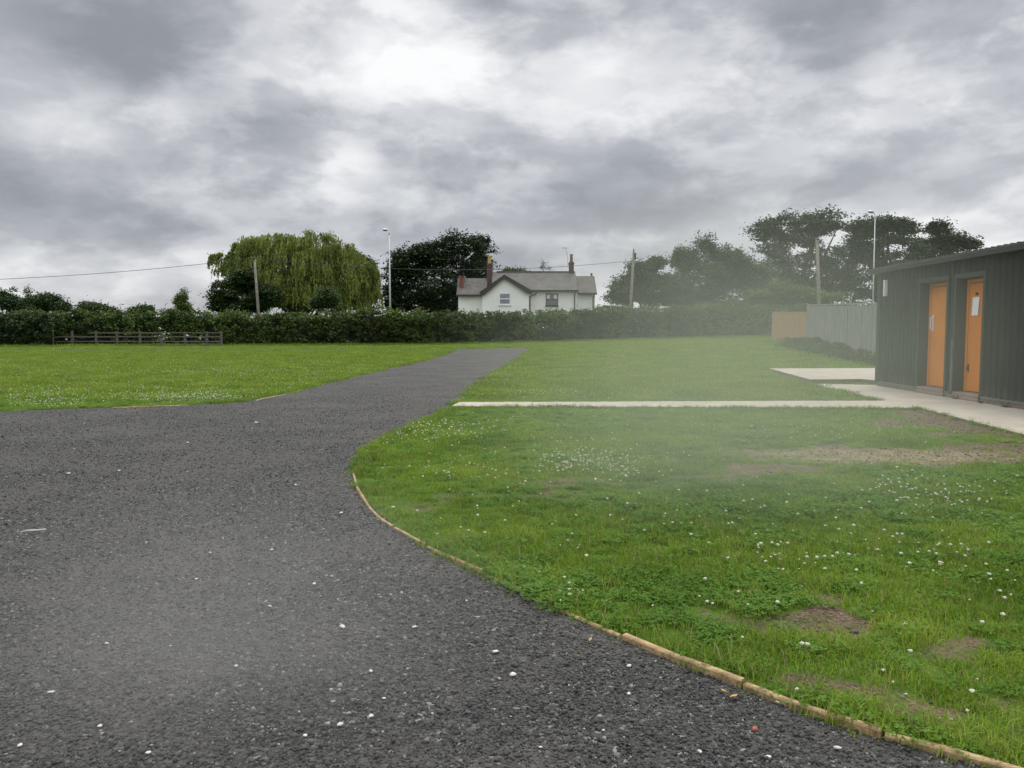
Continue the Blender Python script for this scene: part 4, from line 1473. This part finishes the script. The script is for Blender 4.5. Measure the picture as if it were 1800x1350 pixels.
tree('oak_tree', [(1650, 402, 28, 20), (1672, 425, 42, 22), (1640, 450, 60, 36), (1700, 432, 26, 15), (1680, 480, 60, 36)], 102, 1655, M['oak_leaf'], 'lower rounded oak above the shed roof nearest its right end', 57, .34, 90, 150, 1.05, .6, trunk_r=.45)
tree('holly_tree', [(500, 525, 70, 28), (590, 528, 80, 26), (440, 535, 50, 20)], 96, 540, M['bush_leaf'], 'dark evergreen mass under and behind the willow', 58, .3, 70, 150, .9, .7, trunk_r=.3)

# ------------------------------------------------------------------ willow
def willow():
    D = 90
    s_ = D / FPX
    r_ = np.random.default_rng(61)
    bx = P(530, 580, D).x
    root = empty('willow_tree', (bx, D, 0))
    tag(root, 'large yellow green weeping willow behind the hedge', 'tree')
    ells = [(450, 440, 34, 22), (500, 432, 50, 18), (560, 432, 50, 22), (600, 455, 40, 24), (635, 485, 30, 30), (400, 458, 26, 12), (440, 470, 50, 24), (520, 465, 80, 34), (590, 490, 62, 36), (640, 510, 26, 30), (500, 500, 70, 30), (420, 478, 24, 14), (560, 515, 70, 24), (480, 505, 50, 24)]
    starts = []
    w = np.array([e[2] * e[3] for e in ells], float); w /= w.sum()
    n = 6200
    ncl = 620
    idc = r_.choice(len(ells), ncl, p=w)
    uc = rand_unit(ncl, r_) * (r_.uniform(.35, 1, ncl) ** .4)[:, None]
    uc[:, 2] = np.abs(uc[:, 2]) * np.where(r_.random(ncl) < .75, 1, -1)
    k_ = r_.integers(0, ncl, n)
    E = np.array(ells)[idc[k_]]
    u = uc[k_] + r_.normal(size=(n, 3)) * .10
    tone = r_.random(ncl)[k_]
    px = E[:, 0] + u[:, 0] * E[:, 2]; py = E[:, 1] - u[:, 2] * E[:, 3]
    y = D + u[:, 1] * E[:, 2] * s_ * .85
    x = (px - 900) * s_
    z = CH + (HOR - py) * s_
    st = np.stack([x, y, z], 1)
    cx = np.array([P(530, 580, D).x, D])
    Cs, hang = [], []
    # strands: a short arch outward, then straight down
    o_ = st[:, :2] - cx
    o_ /= np.linalg.norm(o_, axis=1)[:, None] + 1e-6
    o_ += r_.normal(size=o_.shape) * .35
    L = (.5 + 2.2 * tone) * r_.uniform(.6, 1.2, n) * np.where(px > 600, 1.35, 1.0) * np.where(px < 430, .55, 1)
    K = 24
    for j in range(K):
        f = (j + r_.random(n)) / K
        d = f * L
        outw = .45 * (1 - np.exp(-d * 1.6))
        C = st.copy()
        C[:, 0] += o_[:, 0] * outw; C[:, 1] += o_[:, 1] * outw
        C[:, 2] += .18 * np.exp(-((d - .25) / .3) ** 2) - np.clip(d - .2, 0, None) * .95
        C += r_.normal(size=C.shape) * np.array([.05, .05, .03])
        C = C[C[:, 2] > .8]
        Cs.append(C)
    C = np.concatenate(Cs)
    V, F = leaf_quads(C, .26, r_, .0, .36, hang=.8)
    # tip sprays, more tufted
    top = st[(u[:, 2] > .3)]
    T = top[r_.integers(0, len(top), 9000)] + r_.normal(size=(9000, 3)) * np.array([.3, .3, .22])
    V2, F2 = leaf_quads(T, .22, r_, .3, .4)
    link('crown', np_mesh('crown', np.concatenate([V, V2]), np.concatenate([F, F2 + len(V)])), M['willow_leaf'], root)
    mb = MB()
    fork = Vector((bx, D, 2.6))
    mb.tube([(bx, D, -.3), (bx + .05, D, 1.0), fork], [.75, .6, .55], 10)
    for k in range(16):
        t_ = Vector(st[r_.integers(0, n)])
        m_ = fork.lerp(t_, .5) + Vector((0, 0, .9))
        mb.tube([fork, fork.lerp(m_, .5) + Vector((r_.normal() * .2, 0, .1)), m_, t_], [.35, .22, .12, .03], 6)
    mb.build('trunk', M['bark'], root)


willow()
tree('garden_shrub', [(575, 525, 24, 22), (560, 535, 20, 14)], 78, 575, M['ash_leaf'], 'bluish green shrub in front of the willow skirts', 62, .2, 36, 120, .55, .7, cat='shrub', trunk_r=.12)

# weeds at the foot of the grey fence
def undergrowth():
    r_ = np.random.default_rng(71)
    n = 26000
    t_ = r_.uniform(0, 1, n)
    x = np.interp(t_, [0, 1], [16.9, 13.9]) + r_.normal(0, .45, n) - .1
    y = np.interp(t_, [0, 1], [47.5, 27]) + r_.normal(0, .4, n)
    hmax = (.15 + .75 * vnoise(x * 1.0, y * 1.0, .8, 72)) * (1.0 - .1 * t_)
    z = H(x, y) + r_.uniform(0, 1, n) ** .8 * hmax
    V, F = leaf_quads(np.stack([x, y, z], 1), .12, r_, .2, .5, hang=.3)
    tag(link('undergrowth', np_mesh('undergrowth', V, F), M['weed_leaf']), 'rank weeds and nettles along the foot of the grey fence', 'weeds', kind='stuff')


undergrowth()


# ------------------------------------------------------------------ board fences at the right
def board_fence(name, a, b, h0, h1, bw, mat, label, post_every=2.4, gap=.02, capt=True):
    a, b = Vector((*a, 0)), Vector((*b, 0))
    L = (b - a).length
    d = (b - a).normalized()
    nrm_ = Vector((-d.y, d.x, 0))
    if nrm_.x > 0: nrm_ = -nrm_
    root = empty(name, (a.x, a.y, float(H(a.x, a.y))))
    tag(root, label, 'fence')
    def fr_(t, n, z): p = a + d * t + nrm_ * n; return (p.x, p.y, z)
    npan = max(1, round(L / post_every))
    pl = L / npan
    for i in range(npan):
        mb = MB()
        t_ = i * pl + .06
        while t_ < (i + 1) * pl - .06:
            p = a + d * t_
            g_ = float(H(p.x, p.y)); hh = h0 + (h1 - h0) * t_ / L
            w_ = min(bw, (i + 1) * pl - .06 - t_)
            mb.box((t_, .0, g_ + .05), (t_ + w_ - gap, .022 + (random.random() * .012), g_ + hh + random.uniform(-.015, .015)), fr_)
            t_ += bw
        mb.build('panel', mat, root)
    for i in range(npan + 1):
        p = a + d * (i * pl); g_ = float(H(p.x, p.y)); hh = h0 + (h1 - h0) * i / npan
        mb = MB().box((i * pl - .05, -.06, g_ - .3), (i * pl + .05, .05, g_ + hh + .06), fr_)
        mb.build('post', mat, root)
    mb = MB()
    for z in (.35, .9, .55 * 0 + 1.0):
        pass
    for fz in (.15, .5, .85):
        p0, p1 = a, b
        g0, g1 = float(H(a.x, a.y)), float(H(b.x, b.y))
        v0 = [fr_(0.05, -.05, g0 + h0 * fz), fr_(0.05, -.004, g0 + h0 * fz), fr_(0.05, -.004, g0 + h0 * fz + .08), fr_(0.05, -.05, g0 + h0 * fz + .08)]
        v1 = [fr_(L - .05, -.05, g1 + h1 * fz), fr_(L - .05, -.004, g1 + h1 * fz), fr_(L - .05, -.004, g1 + h1 * fz + .08), fr_(L - .05, -.05, g1 + h1 * fz + .08)]
        mb.add(v0 + v1, [(0, 1, 2, 3), (7, 6, 5, 4), (0, 4, 5, 1), (1, 5, 6, 2), (2, 6, 7, 3), (3, 7, 4, 0)])
    mb.build('rails', mat, root)
    if capt:
        g0, g1 = float(H(a.x, a.y)), float(H(b.x, b.y))
        mb = MB()
        mb.add([fr_(0, -.04, g0 + h0 + .02), fr_(0, .05, g0 + h0 + .02), fr_(0, .05, g0 + h0 + .07), fr_(0, -.04, g0 + h0 + .07),
                fr_(L, -.04, g1 + h1 + .02), fr_(L, .05, g1 + h1 + .02), fr_(L, .05, g1 + h1 + .07), fr_(L, -.04, g1 + h1 + .07)],
               [(0, 1, 2, 3), (7, 6, 5, 4), (0, 4, 5, 1), (1, 5, 6, 2), (2, 6, 7, 3), (3, 7, 4, 0)])
        mb.build('cap_rail', mat, root)
    return root


board_fence('board_fence', (P(1419, 570, 46).x, 46), (P(1546, 570, 29.5).x, 29.5), 2.42, 2.25, .125, M['grey_board'], 'tall silver grey vertical board fence running up to the shed', 2.9)
board_fence('board_fence', (P(1358, 570, 60).x, 60), (P(1418, 570, 46.3).x, 46.3), 2.1, 2.0, .14, M['tan_board'], 'tan wooden fence between hedge and grey board fence', 2.4)


# ------------------------------------------------------------------ poles, lamps, wire
def pole(px_top, py_top, px_bot, D, r0, r1, label, fit=False):
    a = P(px_top, py_top, D)
    b = P(px_bot, 545, D)
    gz_ = float(H(b.x, D))
    dirx = (a.x - b.x) / (a.z - b.z)
    foot = Vector((b.x - dirx * (b.z - gz_), D, gz_))
    root = empty('telegraph_pole', foot)
    tag(root, label, 'pole', 'telegraph poles behind the hedge')
    MB().tube([foot - Vector((0, 0, .3)), foot.lerp(a, .5), a], [r0, (r0 + r1) / 2, r1], 10).build('pole', M['pole_wood'], root, True)
    if fit:
        mb = MB()
        mb.tube([a + Vector((.12, -.1, -.1)), a + Vector((.12, -.1, -.75))], .11, 8)
        mb.tube([a + Vector((0, 0, -.2)), a + Vector((.12, -.1, -.25))], .04, 6)
        mb.tube([a + Vector((-.0, 0, 0)), a + Vector((0, 0, .3))], .06, 6)
        mb.build('pole_box', M['black'], root)
    else:
        MB().tube([a + Vector((-.12, -.12, -.12)), a + Vector((.12, -.12, -.12))], .05, 6).build('insulator', M['black'], root)
    return a


T1 = pole(447, 453, 454, 76, .15, .11, 'leaning wooden telegraph pole in front of the willow')
T2 = pole(1114, 443, 1108, 79, .17, .12, 'telegraph pole with a dark box on top, right of the house', True)
T3 = pole(1436, 418, 1440, 66, .17, .12, 'tall telegraph pole behind the grey fence')


def lamp(px, py_top, px_b, D, label, arm=-1, sc=1.0):
    a = P(px, py_top, D); b = P(px_b, 545, D)
    gz_ = float(H(b.x, D))
    root = empty('street_lamp', (b.x, D, gz_))
    tag(root, label, 'street lamp', 'street lamps behind the hedge')
    x0 = b.x; x1 = (a.x + b.x) / 2 + .02
    zt = a.z
    hh = zt - gz_
    MB().tube([(x0, D, gz_ - .3), (x0, D, gz_ + hh * .12), (x0, D, gz_ + hh * .13)], [.12 * sc, .12 * sc, .085 * sc], 10).build('base', M['galv'], root, True)
    MB().tube([(x0, D, gz_ + hh * .13), (x0 - .02, D, gz_ + hh * .55), (x1, D, gz_ + hh - .55)], [.085 * sc, .075 * sc, .045 * sc], 10).build('column', M['galv'], root, True)
    MB().tube([(x1, D, gz_ + hh - .55), (x1 + arm * .02, D, gz_ + hh - .28), (x1 + arm * .12, D, gz_ + hh - .1), (x1 + arm * .3, D, gz_ + hh - .03)], [.045 * sc, .04, .035, .035], 8).build('bracket', M['galv'], root, True)
    V = IV2 * np.array([.33, .16, .12]) + np.array([x1 + arm * .42, D, zt + .02])
    V[:, 2] = np.maximum(V[:, 2], zt - .03)
    hd = link('lamp_head', np_mesh('lamp_head', V, IF2), M['frame_white'], root, True)
    V = IV2 * np.array([.27, .13, .11]) + np.array([x1 + arm * .42, D, zt - .034])
    V[:, 2] = np.minimum(V[:, 2], zt - .034)
    link('lens', np_mesh('lens', V, IF2), M['glass_dark'], hd).location = (0, 0, 0)
    return root


lamp(683, 404, 686, 84, 'pale steel street lamp in front of the tall dark oak', sc=1.25)
lamp(1537, 372, 1534, 74, 'pale street lamp rising behind the grey fence beside the shed', sc=.85)
lamp(212, 534, 210, 130, 'tiny far off street lamp between two domed trees', arm=1, sc=1.1)

# overhead wire
def wire(a, b, sag, rad=.022, n=24):
    pts = []
    for i in range(n + 1):
        f = i / n
        p = a.lerp(b, f)
        p.z -= sag * 4 * f * (1 - f)
        pts.append(p)
    return MB().tube(pts, rad, 5)


A0 = P(-260, 497, 70)
w1 = T1 + Vector((0, -.16, -.05)); w2 = T2 + Vector((0, -.14, -.85))
o = wire(A0, w1, .55).build('overhead_wire', M['black']); tag(o, 'black overhead wire running off left from the leaning pole', 'wire')
o = wire(w1, w2, 1.0).build('overhead_wire', M['black']); tag(o, 'black overhead wire between the leaning pole and the pole with a box', 'wire')


# ================================================================== HOUSE
def house():
    D0 = 84.0      # face of the main wall
    DG = 82.2      # face of the projecting gable
    DR = 87.6      # ridge of the main roof
    gz_ = .15
    root = empty('white_house', (P(930, 580, D0).x, D0, gz_))
    tag(root, 'white rendered country house with grey slate roof behind the hedge', 'house')
    def X_(px, D=D0): return (px - 900) / FPX * D
    def Z_(py, D=D0): return P(900, py, D).z
    wall = MB()
    zE = Z_(511)
    wall.box((X_(866), D0, gz_), (X_(1013.5), D0 + 7.2, zE))
    # gable ends of the main block
    for px in (866, 1012):
        wall.prism([(X_(px), D0, zE), (X_(px), D0 + 7.2, zE), (X_(px), D0 + 3.6, Z_(483, DR))], (.1, 0, 0))
    # projecting gable
    zg = Z_(513, DG)
    gx0, gx1, gm = X_(848, DG), X_(929.5, DG), X_(886.5, DG)
    za = Z_(488, DG)
    wall.prism([(gx0, DG, gz_), (gx1, DG, gz_), (gx1, DG, zg), (gm, DG, za), (gx0, DG, zg)], (0, D0 + .02 - DG + 1.0, 0))
    # left wing, right wing
    DW = 84.6
    zl = Z_(520, DW)
    wall.box((X_(806, DW), DW, gz_), (X_(853, DW), DW + 4.5, zl))
    zr = Z_(517, DW)
    wall.box((X_(1013.5, DW), DW, gz_), (X_(1045, DW), DW + 5, zr))
    wall.build('wall', M['render_white'], root)
    roof = MB()
    th = .12
    # main roof
    def slope(x0, x1, ye, ze, yr, zr_, t_=th):
        roof.prism([(x0, ye, ze), (x1, ye, ze), (x1, yr, zr_), (x0, yr, zr_)], (0, 0, t_))
    slope(X_(866) - .1, X_(1015), D0 - .35, Z_(512, D0), D0 + 3.6, Z_(480, DR))
    slope(X_(866) - .1, X_(1015), D0 + 7.6, Z_(512, D0), D0 + 3.603, Z_(480, DR))
    # gable roof: two slopes whose ridge runs back
    ov = .28
    zap = Z_(485.5, DG)
    zel, zer = Z_(516, DG), Z_(513.5, DG)
    xl, xr = X_(845, DG), X_(934, DG)
    roof.prism([(xl, DG - ov, zel), (gm, DG - ov, zap), (gm, DG + 6.0, zap), (xl, DG + 6.0, zel)], (0, 0, th))
    roof.prism([(gm + .002, DG - ov, zap), (xr, DG - ov, zer), (xr, DG + 6.0, zer), (gm + .002, DG + 6.0, zap)], (0, 0, th))
    # wings
    slope(X_(803, DW), X_(856, DW), DW - .3, Z_(520, DW) + .02, DW + 2.3, Z_(491, DW + 2.3))
    slope(X_(803, DW), X_(856, DW), DW + 4.9, Z_(520, DW) + .02, DW + 2.303, Z_(491, DW + 2.3))
    slope(X_(1015, DW), X_(1048, DW), DW - .3, Z_(517, DW) + .02, DW + 2.5, Z_(487, DW + 2.5))
    slope(X_(1015, DW), X_(1048, DW), DW + 5.3, Z_(517, DW) + .02, DW + 2.503, Z_(487, DW + 2.5))
    rf = roof.build('roof', M['slate'], root)
    for px, dw, zt_, hd_, q in ((1045, 5, zr, 488, -.1), (806, 4.5, zl, 492, .1)):
        MB().prism([(X_(px, DW), DW, zt_), (X_(px, DW), DW + dw, zt_), (X_(px, DW), DW + dw / 2, Z_(hd_, DW + dw / 2))], (q, 0, 0)).build('wing_gable', M['render_white'], root)
    # ridge tiles
    rt = MB()
    rt.box((X_(872), D0 + 3.45, Z_(480, DR) + .08), (X_(1014), D0 + 3.75, Z_(480, DR) + .2))
    rt.build('ridge_tiles', M['slate'], rf).location = (0, 0, 0)
    # barge boards
    bb_ = MB()
    y0 = DG - ov - .05
    w_ = .42
    bb_.prism([(xl - .06, y0, zel - .20), (xl - .06, y0, zel + .16), (gm, y0, zap + .16), (gm, y0, zap - .24), (xl + .35, y0, zel - .20)], (0, .045, 0))
    bb_.prism([(gm + .002, y0, zap + .16), (xr + .06, y0, zer + .16), (xr + .06, y0, zer - .20), (xr - .35, y0, zer - .20), (gm + .002, y0, zap - .24)], (0, .045, 0))
    bb_.build('barge_board', M['brown_board'], root)
    # gutters
    for g0, g1, yy, zz in ((X_(934.5), X_(1016), D0 - .47, Z_(512.6)), (X_(803, DW), X_(847.3, DW), DW - .42, zl - .08), (X_(1016.5, DW), X_(1048, DW), DW - .42, zr - .08)):
        MB().box((g0, yy, zz), (g1, yy + .11, zz + .15)).build('gutter', M['frame_dark'], root)
    for k, pts in enumerate(([(943, 514, D0 - .4), (942, 517, D0 - .3), (932, 521, D0 - .12), (931.5, 524, D0 - .12), (931.5, 580, D0 - .1)],
                             [(1011.5, 514, D0 - .4), (1010, 518, D0 - .12), (1010, 580, D0 - .1)],
                             [(1045, 519, DW - .38), (1042.5, 523, DW - .12), (1042.5, 580, DW - .1)])):
        MB().tube([tuple(P(*q)) for q in pts], .06, 7).build('downpipe', M['frame_dark'], root)
    # windows
    def window(px0, px1, py0, py1, D, fm, gm_, label, bars):
        x0, x1 = X_(px0, D), X_(px1, D)
        z1, z0 = Z_(py0, D), Z_(py1, D)
        fr = MB()
        f = .09
        yo = D - .045
        fr.box((x0, yo, z0), (x0 + f, D - .002, z1)); fr.box((x1 - f, yo, z0), (x1, D - .002, z1))
        fr.box((x0 + f, yo, z1 - f), (x1 - f, D - .002, z1)); fr.box((x0 + f, yo, z0), (x1 - f, D - .002, z0 + f))
        zm = z0 + (z1 - z0) * .5
        fr.box((x0 + f, yo + .003, zm - .045), (x1 - f, D - .002, zm + .045))
        if bars:
            xm = (x0 + x1) / 2
            fr.box((xm - .02, yo + .006, zm + .045), (xm + .02, D - .002, z1 - f))
        w = fr.build('window', fm, root)
        w['label'] = label
        MB().box((x0 + f, D - .02, z0 + f), (x1 - f, D - .004, z1 - f)).build('pane', gm_, w).location = (0, 0, 0)
        MB().box((x0 - .08, D - .12, z0 - .1), (x1 + .08, D - .002, z0 - .003)).build('sill', M['frame_white'] if not bars else M['frame_dark'], w).location = (0, 0, 0)
        return w, x0, x1, z0, z1
    window(877.5, 897.5, 515, 535.5, DG, M['frame_white'], M['glass'], 'white framed sash window', False)
    w, x0, x1, z0, z1 = window(959, 980.5, 516, 537.5, D0, M['frame_dark'], M['glass_dark'], 'dark framed window with pale curtains', True)
    for a, b in ((x0 + .12, x0 + .42), (x1 - .42, x1 - .12)):
        n = 6
        cu = MB()
        for k in range(n):
            xa_ = a + (b - a) * k / n; xb_ = a + (b - a) * (k + 1) / n
            yy = (D0 - .031, D0 - .024) if k % 2 else (D0 - .024, D0 - .031)
            cu.add([(xa_, yy[0], z0 + 1.0 - .25), (xb_, yy[1], z0 + .75), (xb_, yy[1], z1 - .12), (xa_, yy[0], z1 - .12)], [(0, 1, 2, 3)])
        cu.build('curtain', M['paper'], w).location = (0, 0, 0)
    # board on the left wing (ghost of a door)
    MB().box((X_(822, DW), DW - .02, gz_), (X_(831.5, DW), DW - .002, Z_(526, DW))).build('side_door', M['render_white'], root)
    # chimneys
    def chim(px0, px1, pyt, D, mat, pots, cat='chimney'):
        x0, x1 = X_(px0, D), X_(px1, D)
        zt = Z_(pyt, D)
        c = MB()
        c.box((x0, D - .35, zt - 3.0), (x1, D + .45, zt - .25))
        c.box((x0 - .05, D - .4, zt - .25), (x1 + .05, D + .5, zt - .12))
        c.box((x0 + .02, D - .33, zt - .12), (x1 - .02, D + .43, zt))
        o_ = c.build('chimney', mat, rf)
        o_.location = (0, 0, 0)
        for (ppx, pr, pyt2, pm) in pots:
            xx = X_(ppx, D); z2 = Z_(pyt2, D)
            MB().tube([(xx, D, zt - .01), (xx, D, z2 - .12), (xx, D, z2 - .1), (xx, D, z2)], [pr, pr * .85, pr * 1.05, pr], 12).build('chimney_pot', pm, o_).location = (0, 0, 0)
        return o_
    chim(856, 866, 463.5, DR - .8, M['brick_dark'], [(860.5, .19, 450, M['pot_yellow'])])
    chim(999.5, 1007.5, 460.5, DR, M['brick_dark'], [(1003.5, .17, 447, M['pot_brown'])])
    cw = MB()
    D_ = DW + .9
    cw.box((X_(809, D_), D_ - .25, Z_(512, D_)), (X_(815.5, D_), D_ + 1.5, Z_(487, D_)))
    cw.box((X_(808.4, D_), D_ - .3, Z_(487, D_) + .001), (X_(816.2, D_), D_ + 1.55, Z_(486, D_) + .05))
    o_ = cw.build('chimney', M['brick_red'], rf); o_.location = (0, 0, 0); o_['label'] = 'stout red brick chimney on the low wing'
    MB().box((X_(1037, DR), DR - .3, Z_(490, DR)), (X_(1040, DR), DR + .1, Z_(480.5, DR))).build('vent_stack', M['brick_dark'], rf).location = (0, 0, 0)
    # aerial on the right chimney
    ae = MB()
    b_ = P(998.5, 470, DR - .4); t_ = P(994, 436, DR - .4)
    ae.tube([b_, Vector((b_.x - .05, b_.y, b_.z + 1.2)), Vector((t_.x, t_.y, t_.z))], .018, 5)
    ae.tube([t_ + Vector((-.28, 0, .0)), t_ + Vector((.32, 0, .0))], .018, 5)
    for k in range(5):
        q = t_ + Vector((-.25 + k * .13, 0, 0))
        ae.tube([q + Vector((0, -.25, .0)), q + Vector((0, .25, .0))], .012, 4)
    ae.tube([t_ + Vector((-.28, 0, -.05)), t_ + Vector((-.28, 0, .07))], .03, 5)
    ae.build('aerial', M['black'], rf).location = (0, 0, 0)
    b_ = P(869, 478, DR - .4); t_ = P(871, 435, DR - .4)
    MB().tube([b_, t_], .015, 5).build('aerial_mast', M['galv'], rf).location = (0, 0, 0)


house()

# ------------------------------------------------------------------ dry weeds at the shed foot
M['dry_stem'] = simple('dry_stem', (.11, .055, .03), (.05, .03, .02), 30, .8)
for (px, lab) in ((1692, 'dry brown weed at the shed foot below the notice door'), (1737, 'smallest dry weed at the shed foot, middle of three'), (1781, 'dry brown weed at the shed foot nearest the right edge')):
    t_ = wall_t(px - 3, .05)
    root = empty('dry_weed', wf(t_, .10, ZC))
    tag(root, lab, 'weed', 'dry weeds at the shed foot')
    mb = MB()
    r_ = np.random.default_rng(px)
    s_ = .5 if px == 1737 else 1.0
    for k in range(9):
        a = r_.uniform(0, 6.28); l = r_.uniform(.05, .13) * s_
        b0 = Vector(wf(t_, .10, ZC)); m_ = b0 + Vector((math.cos(a) * l * .5, math.sin(a) * l * .5, l * .7)); e_ = b0 + Vector((math.cos(a) * l, math.sin(a) * l, l * .8))
        mb.tube([b0, m_, e_], [.006, .005, .002], 4)
    mb.build('stems', M['dry_stem'], root)
    C = np.array(wf(t_, .10, ZC + .02)) + r_.normal(size=(50, 3)) * np.array([.04, .04, .012]) * s_
    C[:, 2] = np.maximum(C[:, 2], ZC + .005)
    V, F = leaf_quads(C, .03, r_, 1.0, .7)
    link('leaves', np_mesh('leaves', V, F), M['dry_stem'], root)


# ------------------------------------------------------------------ pale volumes added to stand in for a smear on the lens
def smear_veil(name, c, rad, dens, label, col=(.93, .95, .90)):
    V, F = ico(3)
    o = link(name, np_mesh(name, V, F), None)
    o.location = c
    o.scale = rad
    m, t = newmat(name)
    tcn = nd(t, 'ShaderNodeTexCoord').outputs['Object']
    ln = nd(t, 'ShaderNodeVectorMath', operation='LENGTH', ins={0: tcn}).outputs['Value']
    fall = nd(t, 'ShaderNodeMapRange', interpolation_type='SMOOTHSTEP', ins={0: ln, 1: .98, 2: .05, 3: 0.0, 4: dens}).outputs[0]
    nz = nd(t, 'ShaderNodeMapRange', ins={0: noise(t, tcn, 1.3, 2), 1: .3, 2: .7, 3: .55, 4: 1.35}).outputs[0]
    pv = nd(t, 'ShaderNodeVolumePrincipled', ins={'Color': (*col, 1), 'Density': mth(t, 'MULTIPLY', fall, nz), 'Anisotropy': .2})
    nd(t, 'ShaderNodeOutputMaterial', ins={1: pv.outputs[0]})
    m.cycles.volume_step_rate = 1.0 if hasattr(m.cycles, 'volume_step_rate') else 1.0
    o.data.materials.append(m)
    return tag(o, label, 'smear_veil', kind='stuff')


smear_veil('smear_veil', tuple(P(1290, 665, 6.2)), (2.7, 2.6, 2.0), .19, 'faint pale volume added over the lawn before the shed for a lens smear', (.78, .85, .68))
smear_veil('smear_veil', tuple(P(380, 1090, 2.7)), (1.4, .95, .64), .24, 'thin pale volume added over the near gravel for a lens smear', (.86, .86, .83))
